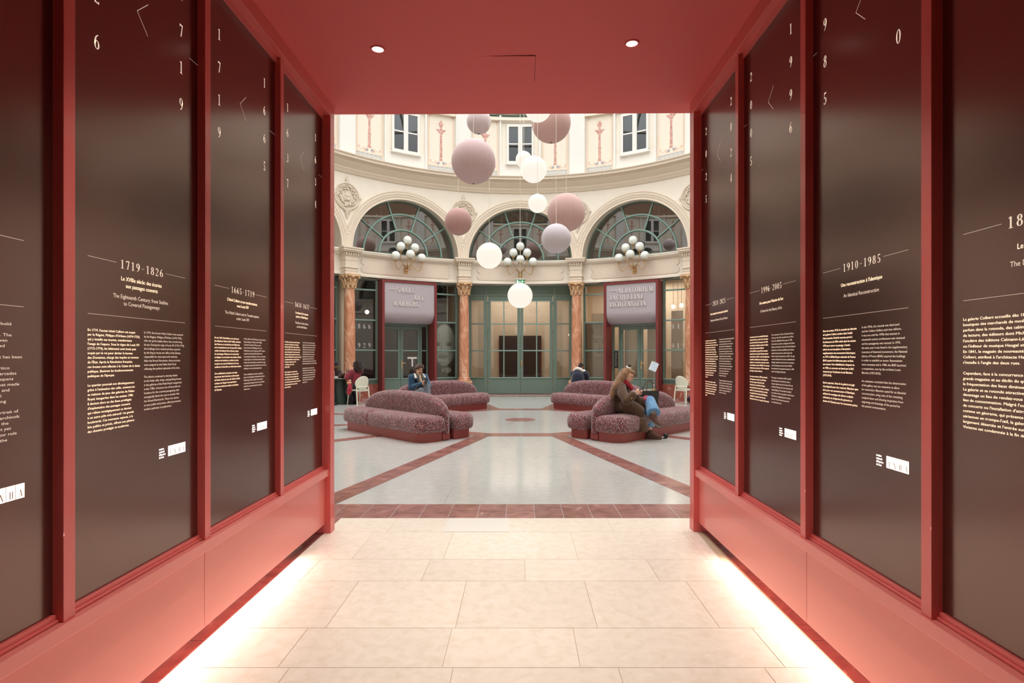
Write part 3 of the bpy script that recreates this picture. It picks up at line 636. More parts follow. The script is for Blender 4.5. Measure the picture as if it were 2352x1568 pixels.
# cartouche panels in the frieze
def cartouche():
    mb = MB(); zc, h, e, lb = 4.45, .265, 1.46, .14
    for (t, w_) in ((.0, .022), (.022, .030)):
        hh = h-t; l2 = lb-t*.4
        def hi_(u):
            x = abs(u)-e
            return zc+hh if x <= 0 else zc+hh*.5+sqrt(max(0, 1-(x/l2)**2))*hh*.5
        us = lin_us(-e, e, 24)
        strips(mb, us, lambda u: zc-hh, lambda u: zc+hh, 0, w_)
        for sg in (-1, 1):
            for q in (-1, 1):
                us = sorted([sg*(e+l2*sin(pi/2*i/10)) for i in range(11)])
                f = lambda u: sqrt(max(0, 1-((abs(u)-e)/l2)**2))*hh*.5
                strips(mb, us, lambda u: zc+q*hh*.5-f(u), lambda u: zc+q*hh*.5+f(u), 0, w_)
    return mb
trim_no[0] += 1
mk(struct(cartouche().build('trim_%d' % trim_no[0], M_cart)), [0, 1, 2, 11, 10])
# impost blocks with dentils above the columns
def impost():
    mb = MB(); T = Matrix.Rotation(-TB, 4, 'Z')
    def b(x, y0, y1, z0, z1): mb.box(-x, x, y0, y1, z0, z1, T)
    b(.215, 7.66, 8.05, 4.06, 4.50); b(.235, 7.64, 8.05, 4.06, 4.12); b(.225, 7.65, 8.05, 4.16, 4.22); b(.245, 7.63, 8.05, 4.26, 4.31); b(.225, 7.65, 8.05, 4.5, 4.64)
    for i in range(6): x = -.20+.08*i; mb.box(x-.022, x+.022, 7.60, 7.66, 4.66, 4.75, T)
    b(.225, 7.65, 8.05, 4.64, 4.76); b(.31, 7.57, 8.05, 4.76, 4.80); b(.34, 7.54, 8.05, 4.80, 4.87); b(.36, 7.52, 8.05, 4.87, 4.92)
    return mb
trim_no[0] += 1
mk(struct(impost().build('trim_%d' % trim_no[0], M_creamdk, bevel=.006)), [0, 1, -1, -2])
# upper storey: drum wall numbered as trim, unseen top raised to shade it
rev([(8.03, 7.9), (8.03, 10.05), (8.06, 10.05), (8.06, 13.6)], 'trim_%d' % (trim_no[0]+1), M_cream); trim_no[0] += 1
def upperwall():
    mb = MB(); cq(mb, -UB+.0, -1.82, 7.93, 10.35, -.03, t=.11); cq(mb, 1.82, UB, 7.93, 10.35, -.03, t=.11)
    for s_ in (-1, 1):
        cq(mb, *sorted((s_*.70, s_*.765)), 7.93, 10.25, -.03, t=.075)
        cq(mb, *sorted((s_*1.80, s_*1.83)), 7.93, 10.12, -.03, t=.06)
    cq(mb, -UB, UB, 7.93, 8.0, -.03, t=.12); cq(mb, -.70, .70, 8.0, 8.46, -.03, t=.03); cq(mb, -.72, .72, 10.02, 10.07, -.03, t=.06)
    return mb
trim_no[0] += 1
uw = struct(upperwall().build('trim_%d' % trim_no[0], M_white)); mk(uw, [0,1,11,2,10,3,9,4,8,5,7,6])
# upper windows
def upwin(n):
    mb = MB(); w0 = -.03
    for a, b, z0, z1 in ((-.50,.50,8.50,8.58), (-.50,.50,9.84,9.92), (-.50,-.42,8.5,9.92), (.42,.50,8.5,9.92), (-.08,.08,8.5,9.92)): cq(mb, a, b, z0, z1, w0, t=.085)
    for a, b in ((-.42,-.08),(.08,.42)): cq(mb, a, b, 9.19, 9.235, w0, t=.07)
    o = struct(mb.build('window_%d' % n, M_white)); mb = MB(); cq(mb, -.54, .54, 8.45, 8.5, w0, t=.13); mb.build('window_sill', M_white, o)
    for a, b in ((-.42,-.08),(.08,.42)):
        for z0, z1 in ((8.58, 9.19), (9.235, 9.84)):
            mb = MB(); y = 8.03-.03; mb.quad((a, 7.97, z0), (b, 7.97, z0), (b, 7.97, z1), (a, 7.97, z1)); mb.build('pane', M_upglass, o)
    mb = MB(); cq(mb, -.42, .42, 8.58, 9.84, w0, t=.012); mb.build('dim_backing', mat('dim_room', S(70, 76, 76), .8) if n == 13 else bpy.data.materials['dim_room'], o)  # dark sheet behind the panes stands for the unlit room
    return o
u0 = upwin(nextwin())
for k in [0, 1, -1, 2, -2, 3, -3, 4, -4, 5, -5, 6]:
    o = u0 if k == 0 else copy_tree(u0)
    if k: o.name = 'window_%d' % nextwin()
    bay(o, k)
# green lattice band above
def lattice():
    mb = MB()
    for s_ in (-1, 1):
        for a, b in ((.0, .78), (.82, 1.78)):
            x0, x1 = sorted((s_*a, s_*b))
            for z in (10.2, 10.27, 11.0): cq(mb, x0, x1, z, z+.03, -.06, t=.06)
            for x in (x0, x1-.03): cq(mb, x, x+.03, 10.2, 11.0, -.06, t=.06)
            for A, B in (((x0, 10.28), (x1, 11.0)), ((x0, 11.0), (x1, 10.28))):
                p = [bend(A[0]+(B[0]-A[0])*t/6, A[1]+(B[1]-A[1])*t/6, .0) for t in range(7)]; mb.tube(p, .016, 5)
    return mb
trim_no[0] += 1
mk(struct(lattice().build('trim_%d' % trim_no[0], M_green)), [0, 1, 11, 2, 10, 6, 5, 7])
rev([(8.05, 10.2), (8.05, 11.0)], 'trim_%d' % (trim_no[0]+1), M_brown); trim_no[0] += 1
rev([(8.05, 10.04), (7.93, 10.06), (7.93, 10.10), (7.97, 10.14), (7.97, 10.19), (8.05, 10.2)], 'trim_%d' % (trim_no[0]+1), M_creamdk); trim_no[0] += 1
# dome ribs overhead (they show mirrored in the upper panes)
mb = MB()
for k in range(24):
    a = radians(15*k+7.5); mb.tube([(8.0*cos(t)*sin(a), 8.0*cos(t)*cos(a), 13.5+4.2*sin(t)) for t in [pi/2*.86*i/8 for i in range(9)]], .07, 5)
for t in (0, .35, .75, 1.15): mb.tube([(8*cos(t)*sin(2*pi*j/48), 8*cos(t)*cos(2*pi*j/48), 13.5+4.2*sin(t)) for j in range(49)], .06, 5, caps=False)
struct(mb.build('ceiling_dome', mat('dome_iron', S(150, 138, 126), .5), loc=(CX, CYC, 0)))
# painted panels with candelabra, two per bay
prof = [(.03,0),(.075,.02),(.075,.05),(.05,.07),(.045,.10),(.052,.12),(.048,.42),(.06,.44),(.06,.46),(.048,.48),(.036,.86),(.05,.875),(.05,.89),(.036,.90),(.034,.94),(.05,.97),(.085,1.01),(.12,1.05),(.17,1.09),(.19,1.115),(.175,1.125),(.10,1.115),(.05,1.13),(.035,1.16),(.03,1.19),(.055,1.22),(.085,1.29),(.09,1.34),(.06,1.37),(.03,1.38),(.03,1.41),(.05,1.43),(.05,1.44),(0,1.44)]
def candel(mb, uc, z0, w_=.004):
    pr = [(r*.95, z0+z*1.0) for r, z in prof]
    for i in range(len(pr)-1):
        (r0, a), (r1, b) = pr[i], pr[i+1]
        if abs(b-a) < 1e-6: continue
        if b < a: continue
        mb.add([bend(uc-r0, a, w_-.03), bend(uc+r0, a, w_-.03), bend(uc+r1, b, w_-.03), bend(uc-r1, b, w_-.03)], [(0,1,2,3)])
def pband(mb, pts, t, w_=.004):
    for i in range(len(pts)-1):
        p, q = Vector(pts[i]), Vector(pts[i+1]); d = (q-p)
        if d.length < 1e-6: continue
        d = d.normalized()*t/2; n_ = Vector((-d.y, d.x)); p = p-d*.6; q = q+d*.6
        mb.add([bend(a[0], a[1], w_-.03) for a in (p+n_, p-n_, q-n_, q+n_)], [(0,1,2,3)])
def spiral(c, r, a0, a1, n=12, shrink=.25): return [(c[0]+r*(1-(1-shrink)*i/n)*cos(radians(a0+(a1-a0)*i/n)), c[1]+r*(1-(1-shrink)*i/n)*sin(radians(a0+(a1-a0)*i/n))) for i in range(n+1)]
def painted(label, side, k):
    uc = side*1.285; t = thing('painted_panel', label, 'wall painting', (CX, CYC, 0), -radians(30*k), 'painted candelabrum panels') if label else None
    mb = MB(); cq(mb, uc-.50, uc+.50, 8.0, 10.12, -.03, t=.015); A = mb
    mb = MB(); wl = .019
    for e, tt in ((.47, .012), (.43, .008)):
        for z in (8.24 if e < .45 else 8.02, 10.09-(.47-e)): cq(mb, uc-e, uc+e, z, z+tt, wl-.03)
        for sx in (-1, 1): cq(mb, *sorted((uc+sx*e, uc+sx*(e-tt))), 8.02, 10.09-(.47-e), wl-.03)
    B = mb
    mb = MB(); candel(mb, uc, 8.42, .020); C = mb; corners = []
    for sx in (-1, 1): mb = MB(); pband(mb, spiral((uc+sx*.40, 10.0), .035, 0, 300*sx), .010, .020); pband(mb, [(uc+sx*.40, 10.02), (uc+sx*.30, 10.03)], .008, .020); pband(mb, [(uc+sx*.41, 9.99), (uc+sx*.41, 9.9)], .008, .020); corners.append(mb)
    mb = MB(); D = mb      # coral scrolls at the foot
    for sx in (-1, 1):
        pband(mb, spiral((uc+sx*.105, 8.36), .085, 90-sx*60, 90-sx*330, 14, .35), .026, .020)
        pband(mb, [(uc+sx*(.2+.2*i/8), 8.30+.035*sin(i*.9)+.008*i) for i in range(9)], .010, .020); pband(mb, spiral((uc+sx*.37, 8.40), .035, 200, 200+sx*300), .014, .020)
    mb = MB(); E = mb      # Greek key
    z0, hk, wk = 8.06, .145, .155
    cq(mb, uc-.47, uc+.47, z0-.012, z0, .018-.03); cq(mb, uc-.47, uc+.47, z0+hk, z0+hk+.012, .018-.03)
    for i in range(6):
        x = uc-.46+wk*i; pband(mb, [(x, z0+.02), (x, z0+hk-.02), (x+.105, z0+hk-.02), (x+.105, z0+.05), (x+.05, z0+.05), (x+.05, z0+.085)], .016, .020); pband(mb, [(x, z0+.018), (x+.15, z0+.018)], .014, .020)
    for sx in (-1, 1): pband(mb, spiral((uc+sx*.095, 8.345), .045, 0, 300*sx, 8, .3), .03, .021)
    nms = (('panel_ground', M_paint, A), ('border_lines', M_paintline, B), ('candelabrum', M_paintred, C), ('scrolls', M_paintor, D), ('greek_key', M_paintblue, E), ('corner_ornament', M_paintred, corners[0]), ('corner_ornament', M_paintred, corners[1]))
    if t:
        for nm, m, mb in nms: mb.build(nm, m, t)
        return t
PPL = {(-1, -1): 'cream wall painting of a rose candelabrum, far left, partly cut by the passage', (-1, 1): 'cream wall painting of a rose candelabrum right of the left upper window',
       (0, -1): 'cream wall painting of a rose candelabrum half hidden by balls, left of middle window', (0, 1): 'cream wall painting of a rose candelabrum behind the pink ball, right of the middle window',
       (1, -1): 'cream wall painting of a rose candelabrum left of the right upper window', (1, 1): 'cream wall painting of a rose candelabrum at the far right edge',
       (-2, 1): 'sliver of a painted wall panel behind the left end post', (2, -1): 'sliver of a painted wall panel behind the right end post'}
pm = {}
for k, sd in [(0, -1), (0, 1)]: pm[sd] = painted(PPL[(k, sd)], sd, k)
for k in range(-5, 7):
    for sd in (-1, 1):
        if k == 0: continue
        o = copy_tree(pm[sd]); bay(o, k)
        if (k, sd) in PPL: o['label'] = PPL[(k, sd)]
        else:      # near side of the rotunda, only ever mirrored in the glass: part of the wall
            for q_ in ('label', 'category', 'group'): del o[q_]
            trim_no[0] += 1; o.name = 'trim_%d' % trim_no[0]; o['kind'] = 'structure'
# relief medallions and little shields between the arches
def relief_medallion(label, k):
    a = radians(30*k-15); zc = 6.63; Rm = 7.985
    t = thing('relief_medallion', label, 'relief', (CX+Rm*sin(a), CYC+Rm*cos(a), zc), -a, 'plaster medallions between the arches')
    # local: x along wall, y outwards (towards the wall), z up ; wall surface is y=+.015
    F = Matrix.Rotation(pi/2, 4, 'X')
    def torus(mb, R_, r_, y=0, n=40): mb.tube([(R_*cos(2*pi*i/n), y, R_*sin(2*pi*i/n)) for i in range(n+1)], r_, 8, caps=False)
    mb = MB(); mb.prism([(.43*cos(2*pi*i/40), .43*sin(2*pi*i/40)) for i in range(40)], .02, -.015); torus(mb, .42, .03, -.02); torus(mb, .365, .018, -.02); mb.build('rim', M_relief, t, smooth=40)
    rnd = random.Random(3); mb = MB()
    for i in range(64):
        q = 2*pi*i/64+rnd.uniform(-.04, .04); r_ = .275+rnd.uniform(-.05, .05); mb.ball((r_*cos(q), -.03-rnd.uniform(0, .02), r_*sin(q)), (rnd.uniform(.022, .038),)*3, 7, 5)
    mb.build('wreath', M_relief, t, smooth=60)
    mb = MB(); mb.ball((0, -.01, .02), (.17, .035, .2), 16, 10); mb.box(-.08, .08, -.06, -.02, .0, .13); mb.tube([(-.1, -.05, .13), (0, -.05, .15), (.1, -.05, .13)], .018, 6)
    for i in range(9): mb.ball((rnd.uniform(-.12, .12), -.04, rnd.uniform(-.17, -.02)), .03, 7, 5)
    mb.build('crest', M_relief, t, smooth=50)
    mb = MB(); mb.ball((0, -.02, .53), (.055, .035, .075), 12, 8); mb.ball((0, -.02, .45), (.1, .03, .035), 12, 6); mb.ball((0, -.02, .62), (.02, .02, .03), 8, 6); mb.build('finial', M_relief, t, smooth=50)
    for sx in (-1, 1):
        mb = MB(); mb.ball((sx*.45, -.03, .02), (.05, .035, .05), 10, 6)
        for j in range(5): mb.ball((sx*(.44+.05*cos(j*1.3)), -.035, .02+.06*sin(j*1.3)), .024, 7, 5)
        mb.build('rosette', M_relief, t, smooth=50)
    mb = MB(); mb.ball((0, -.02, -.45), (.13, .03, .06), 12, 6); mb.ball((0, -.02, -.54), (.07, .03, .08), 10, 6); mb.ball((0, -.02, -.65), (.035, .025, .07), 10, 6)
    for j in range(8): mb.ball((rnd.uniform(-.1, .1), -.045, -.40-rnd.uniform(0, .14)), .026, 7, 5)
    mb.build('pendant', M_relief, t, smooth=50); return t
def shield(label, k):
    a = radians(30*k-15); t = thing('shield_ornament', label, 'relief', (CX+7.94*sin(a), CYC+7.94*cos(a), 5.42), -a, 'small plaster shields at the arch feet')
    mb = MB(); mb.prism([(-.07,.07),(-.03,.1),(0,.085),(.03,.1),(.07,.07),(.075,0),(.05,-.07),(0,-.12),(-.05,-.07),(-.075,0)], .05, -.0); mb.build('shield_plate', M_relief, t, bevel=.008)
    mb = MB(); mb.ball((0, -.005, -.005), (.045, .02, .06), 12, 8); mb.ball((-.075, 0, .085), .03, 8, 6); mb.ball((.075, 0, .085), .03, 8, 6); mb.build('boss', M_relief, t, smooth=50); return t
m0 = relief_medallion('round plaster relief medallion at the far left, between two arches', -1); s0 = shield('small plaster shield at the arch feet, far left', -1)
for k, l, l2 in ((0, 'round plaster relief medallion partly hidden by the terracotta ball', 'small plaster shield at the arch feet left of the middle lunette'),
                 (1, 'round plaster relief medallion partly hidden by the pink ball', 'small plaster shield at the arch feet right of the middle lunette'),
                 (2, 'round plaster relief medallion at the far right, cut by the end post', 'small plaster shield at the arch feet behind the right end post')):
    for src, R_, lab in ((m0, 7.985, l), (s0, 7.94, l2)):
        o = copy_tree(src); a = radians(30*k-15); o.location = (CX+R_*sin(a), CYC+R_*cos(a), o.location.z); o.rotation_euler = (0, 0, -a); o['label'] = lab
# orange marble columns
def column(label, k):
    a = radians(30*k-15); Rc = 7.80
    t = thing('column', label, 'column', (CX+Rc*sin(a), CYC+Rc*cos(a), 0), -a, 'orange marble columns of the rotunda')
    mb = MB(); mb.box(-.25, .25, -.25, .25, 0, .47); mb.box(-.275, .275, -.275, .275, 0, .12); mb.box(-.275, .275, -.275, .275, .41, .47); mb.build('pedestal', M_dado, t, bevel=.006)
    MB().box(-.245, .245, -.245, .245, .47, .545).build('plinth', M_cap, t, bevel=.004)
    MB().lathe([(.0,.545),(.235,.545),(.245,.565),(.235,.59),(.205,.60),(.20,.615),(.215,.63),(.21,.65),(.19,.66)], 32, close=False).build('base_moulding', M_col, t, smooth=50)
    MB().lathe([(.187,.655),(.183,.8),(.18,1.6),(.176,2.4),(.168,3.2),(.16,3.58),(.175,3.59),(.175,3.615)], 32).build('shaft', M_col, t, smooth=40)
    mb = MB(); mb.lathe([(.165,3.60),(.16,3.7),(.165,3.85),(.2,3.97),(.235,4.0)], 24)
    for row, (n_, z0, z1, r0, out, off) in enumerate(((8, 3.62, 3.79, .165, .065, 0), (8, 3.70, 3.91, .17, .09, pi/8))):
        for j in range(n_):
            q = 2*pi*j/n_+off; c_, s_ = cos(q), sin(q)
            pth = [(c_*(r0+out*f**2.2), s_*(r0+out*f**2.2), z0+(z1-z0)*(f if f < .95 else .86)) for f in (0, .25, .5, .75, .92, 1.0)]
            mb.tube(pth, [.052, .056, .05, .042, .032, .018], 8)
            mb.tube([(x*1.16, y*1.16, z) for x, y, z in pth[:4]], [.010]*4, 5)
    for j in range(4):
        q = pi/4+pi/2*j; c_, s_ = cos(q), sin(q)
        mb.tube([(c_*.19, s_*.19, 3.86), (c_*.25, s_*.25, 3.95), (c_*.31, s_*.31, 3.975), (c_*.335, s_*.335, 3.94), (c_*.31, s_*.31, 3.915), (c_*.295, s_*.295, 3.94)], [.02,.025,.03,.032,.028,.02], 7)
        q = pi/2*j; mb.ball((cos(q)*.225, sin(q)*.225, 3.97), .045, 8, 6)
    mb.build('capital', M_cap, t, smooth=60)
    pts = []
    for j in range(4):
        q = pi/4+pi/2*j
        pts += [(.34*cos(q-.09), .34*sin(q-.09)), (.34*cos(q+.09), .34*sin(q+.09))]
        for f in (.25, .5, .75): qq = q+pi/2*f; r_ = .235+.02*abs(f-.5)*4; pts.append((r_*cos(qq), r_*sin(qq)))
    n_ = len(pts); mb = MB(); mb.add([(x, y, 3.995) for x, y in pts]+[(x, y, 4.06) for x, y in pts], [tuple(range(n_)), tuple(range(n_, 2*n_))]+[(i, (i+1)%n_, (i+1)%n_+n_, i+n_) for i in range(n_)])
    mb.build('abacus', M_cap, t); return t
c0 = column('orange marble column at the far left behind the seated women', -1)
for k, l in ((0, 'orange marble column left of the middle doors'), (1, 'orange marble column right of the middle doors'), (2, 'orange marble column at the far right, behind the end post')):
    o = copy_tree(c0); a = radians(30*k-15); o.location = (CX+7.8*sin(a), CYC+7.8*cos(a), 0); o.rotation_euler = (0, 0, -a); o['label'] = l
# ------------------------------------------------------------------ shop fronts
def bars(mb, u0, u1, zs, d0, d1, t=.035, stiles=.05):
    for z in zs: mb.box(u0, u1, d0, d1, z-t, z+t)
    mb.box(u0, u0+stiles, d0, d1, zs[0], zs[-1]); mb.box(u1-stiles, u1, d0, d1, zs[0], zs[-1])
GZ = [.60, 1.625, 2.64, 3.66, 4.05]
def glazing(u0, u1, k, d=8.06):
    n = nextwin(); mb = MB(); bars(mb, u0, u1, [.60, 4.03], d-.05, d+.05, .05, .075); mb.box(u0, u1, d-.03, d+.06, .47, .6)
    o = struct(mb.build('window_%d' % n, M_green, bevel=.006))
    mb = MB()
    for z in (1.625, 2.64, 3.66): mb.box(u0+.06, u1-.06, d-.06, d+.02, z-.026, z+.026)
    mb.box(u0+.02, u1-.02, d-.075, d+.02, .62, .665); mb.build('glazing_bars', M_greenlt, o, bevel=.008)
    for a, b in zip([.64, 1.65, 2.665, 3.685], [1.6, 2.615, 3.635, 3.99]):
        MB().add([(u0+.07, d, a), (u1-.07, d, a), (u1-.07, d, b), (u0+.07, d, b)], [(0,1,2,3)]).build('pane', M_glass, o)
    bay(o, k)
    q = struct(MB().box(u0-.02, u1+.02, d-.06, d+.1, 0, .47).build('baseboard_dado', M_dado, bevel=.005)); bay(q, k); return o
for k in (-1, 1):
    glazing(-1.96, -.97, k); glazing(.97, 1.96, k)
glazing(-1.96, -.97, 2); glazing(.97, 1.96, -2); glazing(-.97, .97, 2); glazing(-.97, .97, -2); glazing(-1.96, -.97, -2); glazing(.97, 1.96, 2)
# rest of the ground floor ring, out of view: plain wall either side of the passage
for k in (3, 4, 5, -3, -4, -5):
    bay(struct(strips(MB(), lin_us(-UB, UB, 12), lambda u: 0, lambda u: 4.08, -.1, -.02).build('wall_ring', M_cream)), k)
for k_, (a, b) in ((6, (-2.1, -1.62)), (6, (1.78, 2.1))):
    bay(struct(strips(MB(), lin_us(a, b, 4), lambda u: 0, lambda u: 4.08, -.1, -.02).build('wall_ring', M_cream)), k_)
bay(struct(strips(MB(), lin_us(-2.1, 2.1, 12), lambda u: 3.7, lambda u: 4.08, -.1, -.02).build('wall_ring', M_cream)), 6)
# lintel course over the shop fronts, partitions between the rooms, rooms
rev([(8.0, 4.03), (8.12, 4.03), (8.12, 4.62)], 'trim_%d' % (trim_no[0]+1), M_cream); trim_no[0] += 1
for k in range(-2, 3):
    a = radians(30*k-15); T = Matrix.Rotation(-a, 4, 'Z')
    struct(MB().box(-.05, .05, 8.25, 12.9, 0, 4.6, T).build('wall_partition', M_roomw, loc=(CX, CYC, 0)))
a0 = radians(-80); struct(MB().lathe([(12.8, 0), (12.8, 4.6)], 60, close=False, a0=radians(-14.7), a1=radians(14.7)).build('wall_corridor_end', M_roomw, loc=(CX, CYC, 0)))
struct(MB().lathe([(12.0, 0), (12.0, 4.6)], 30, close=False, a0=radians(-75), a1=radians(-15.3)).build('wall_left_room', M_dark, loc=(CX, CYC, 0)))
struct(MB().lathe([(10.2, 0), (10.2, 4.6)], 30, close=False, a0=radians(15.3), a1=radians(75)).build('wall_right_room', M_roomw, loc=(CX, CYC, 0)))
# middle doors
def pane(o, a, b, z0, z1, d): return MB().add([(a, d, z0), (b, d, z0), (b, d, z1), (a, d, z1)], [(0,1,2,3)]).build('pane', M_glass, o)
DD = 8.28
def leaf(n, sx):
    mb = MB(); X = lambda a, b: sorted((sx*a, sx*b))
    x0, x1 = X(.004, 1.205); mb.box(x0, x1, DD-.03, DD+.03, .02, .60); mb.box(x0, x1, DD-.03, DD+.03, 3.50, 3.657)
    for a, b in ((.004, .11), (1.10, 1.205)): y = X(a, b); mb.box(y[0], y[1], DD-.03, DD+.03, .6, 3.5)
    o = struct(mb.build('door_%d' % n, M_green, bevel=.006)); mb = MB()
    y = X(.59, .63); mb.box(y[0], y[1], DD-.045, DD+.03, .6, 3.5)
    for z in (1.63, 2.63): y = X(.1, 1.12); mb.box(y[0], y[1], DD-.05, DD+.03, z-.022, z+.022)
    y = X(.07, 1.14); mb.box(y[0], y[1], DD-.055, DD, .60, .64); mb.box(y[0], y[1], DD-.05, DD, 3.46, 3.5); mb.build('glazing_bars', M_greenlt, o, bevel=.006)
    for a, b in ((.11, .59), (.63, 1.10)):
        for z0, z1 in ((.62, 1.61), (1.65, 2.61), (2.65, 3.48)): y = X(a, b); pane(o, y[0], y[1], z0, z1, DD)
    mb = MB()
    for z in (.2, 1.25, 2.35, 3.4): y = X(1.2, 1.225); mb.box(y[0], y[1], DD-.07, DD-.02, z-.06, z+.06)
    mb.build('hinge', M_green, o, bevel=.006)
    if sx > 0:
        mb = MB(); mb.tube([(.05, DD-.035, 1.06), (.05, DD-.085, 1.08), (.05, DD-.09, 1.15), (.05, DD-.085, 1.22), (.05, DD-.035, 1.24)], .011, 8)
        mb.box(.03, .07, DD-.04, DD-.03, 1.03, 1.27); mb.build('door_handle', M_gold, o, smooth=50)
    return bay(o, 0)
leaf(1, -1); leaf(2, 1)
mb = MB(); mb.box(-2.1, 2.1, DD-.05, DD+.05, 3.93, 4.1); mb.box(-2.1, 2.1, DD-.05, DD+.05, 3.66, 3.73)
for x in (-2.03, -1.27, 1.27, 2.03, 0): mb.box(x-.05, x+.05, DD-.045, DD+.045, 3.725, 3.94)
mb.box(-2.05, 2.05, DD-.0, DD+.03, 3.7, 3.95)
for sx in (-1, 1):
    for a, b in ((1.225, 1.36), (1.82, 2.1)): y = sorted((sx*a, sx*b)); mb.box(y[0], y[1], DD-.045, DD+.045, 0, 3.665)
    y = sorted((sx*1.3, sx*1.9)); mb.box(y[0], y[1], DD-.03, DD+.03, 0, .62); mb.box(y[0], y[1], DD-.03, DD+.03, 3.5, 3.7)
    y = sorted((sx*1.33, sx*1.86))
    for z in (1.63, 2.63): mb.box(y[0], y[1], DD-.055, DD+.02, z-.022, z+.022)
    mb.box(y[0], y[1], DD-.06, DD, .60, .64)
o = bay(struct(mb.build('door_3', M_green, bevel=.006)), 0)
for sx in (-1, 1):
    for z0, z1 in ((.62, 1.61), (1.65, 2.61), (2.65, 3.5)): y = sorted((sx*1.35, sx*1.83)); pane(o, y[0], y[1], z0, z1, DD)
bay(struct(MB().box(-2.1, 2.1, DD-.2, DD+.12, .0, .012).build('threshold', M_rmarble)), 0)
# jamb linings between columns and the middle doors
for sx in (-1, 1): y = sorted((sx*2.02, sx*2.10)); bay(struct(MB().box(y[0], y[1], 7.95, DD+.05, 0, 4.05).build('trim_jamb', M_white)), 0)
# corridor behind the middle doors: dark double door, pale pier, cove
M_dkdoor = mat('dark_brown_door', S(62, 44, 38), .5)
o = struct(MB().box(-.95, .95, 12.62, 12.75, 0, 2.35).build('door_4', M_dkdoor, bevel=.01)); bay(o, 0)
MB().box(-.9, -.02, 12.59, 12.63, .05, 2.3).build('door_leaf', M_dkdoor, o, bevel=.01); MB().box(.02, .9, 12.59, 12.63, .05, 2.3).build('door_leaf', M_dkdoor, o, bevel=.01)
bay(struct(MB().box(-1.75, -1.25, 10.6, 11.1, 0, 4.6).box(1.25, 1.75, 10.6, 11.1, 0, 4.6).build('wall_piers', M_roomw)), 0)
for x in (-.2, .1): bay(struct(MB().lathe([(0, 4.595), (.07, 4.595), (.07, 4.6)], 16, close=False, M=Matrix.Translation((x, 10.2, 0))).build('trim_spot', M_bulb)), 0)
# portals with signs and double doors
def portal(k, lines, label, dark):
    a = radians(30*k); t = thing('sign_portal', label, 'sign', (CX+7.8*sin(a), CYC+7.8*cos(a), 0), -a, 'red framed door signs')
    F, B = 7.5-7.8, 8.1-7.8; H = 3.975; wd = .965
    for sx in (-1, 1):
        y = sorted((sx*wd, sx*(wd-.085))); MB().box(y[0], y[1], F, B, 0.0, H).build('side_post', M_redframe, t, bevel=.004)
    MB().box(-wd+.085, wd-.085, F, B, H-.07, H).build('head_rail', M_redframe, t, bevel=.004)
    # curved grey board
    n = 14; pr = [(F+.03, H-.07), (F+.03, 2.95)]+[(F+.03+.42*(1-cos(pi/2*i/n)), 2.95-.40*sin(pi/2*i/n)) for i in range(1, n+1)]
    vs, fs = [], []; x = wd-.087
    for yy, zz in pr: vs += [(-x, yy, zz), (x, yy, zz)]
    for i in range(len(pr)-1): fs.append((2*i, 2*i+1, 2*i+3, 2*i+2))
    m_ = len(vs); vs += [(vx, B, vz) for vx, vy, vz in vs]; fs.append(tuple(range(0, m_, 2))+tuple(range(2*m_-2, m_-1, -2))); fs.append(tuple(range(1, m_, 2))+tuple(range(2*m_-1, m_, -2))); fs.append((0, 1, m_+1, m_))
    MB().add(vs, fs).build('curved_board', M_signgrey, t, smooth=30)
    mb = MB()
    for txt, x0, z0, sz, tr, dash in lines:
        g, gw = serif(txt, sz, tr)
        for p in g: mb.prism([(x0+px_, z0+pz_) for px_, pz_ in p], F+.03, F+.005)
        if dash: mb.box(dash[0], dash[1], F+.012, F+.03, z0+sz*.48, z0+sz*.48+.012)
    mb.build('raised_lettering', M_white, t)
    # door frame and doors inside the portal
    mb = MB(); D = 8.22
    mb.box(-.89, .89, D-.05, D+.05, 2.47, 2.62)
    for x0, x1 in ((-.89, -.84), (.84, .89)): mb.box(x0, x1, D-.05, D+.05, 0, 2.5)
    dk = -1 if k > 0 else 1
    y = sorted((dk*.60, dk*.66)); mb.box(y[0], y[1], D-.05, D+.05, 0, 2.5); y = sorted((dk*.64, dk*.86)); mb.box(y[0], y[1], D-.02, D+.03, 0, .6)
    fr = bay(struct(mb.build('door_%d' % (5 if k < 0 else 8), M_green, bevel=.005)), k); y = sorted((dk*.66, dk*.84))
    for z0, z1 in ((.6, 1.6), (1.64, 2.47)): pane(fr, y[0], y[1], z0, z1, D)
    MB().box(y[0], y[1], D-.03, D+.02, 1.6, 1.64).build('glazing_bars', M_greenlt, fr)
    xs = (-.84, -.12, .60) if k < 0 else (-.60, .12, .84)
    for j in range(2):
        x0, x1 = xs[j]+.003, xs[j+1]-.003; mb = MB(); mb.box(x0, x1, D-.03, D+.03, .02, .62); mb.box(x0, x1, D-.03, D+.03, 2.36, 2.465)
        mb.box(x0, x0+.095, D-.03, D+.03, .62, 2.36); mb.box(x1-.095, x1, D-.03, D+.03, .62, 2.36)
        o = struct(mb.build('door_%d' % ((6 if k < 0 else 9)+j), M_green, bevel=.005)); mb = MB(); mb.box(x0+.08, x1-.08, D-.045, D, 1.60, 1.64); mb.box(x0+.06, x1-.06, D-.05, D, .62, .655); mb.build('glazing_bars', M_greenlt, o, bevel=.005)
        pane(o, x0+.095, x1-.095, .64, 1.61, D); pane(o, x0+.095, x1-.095, 1.63, 2.36, D)
        if j == 1:
            hx = x0+.045; mb = MB(); mb.box(hx-.02, hx+.02, D-.045, D-.03, .98, 1.26); mb.tube([(hx, D-.04, 1.18), (hx, D-.08, 1.18), (hx+.13, D-.085, 1.18)], .011, 8); mb.build('door_handle', M_gold, o)
        bay(o, k)
    return t
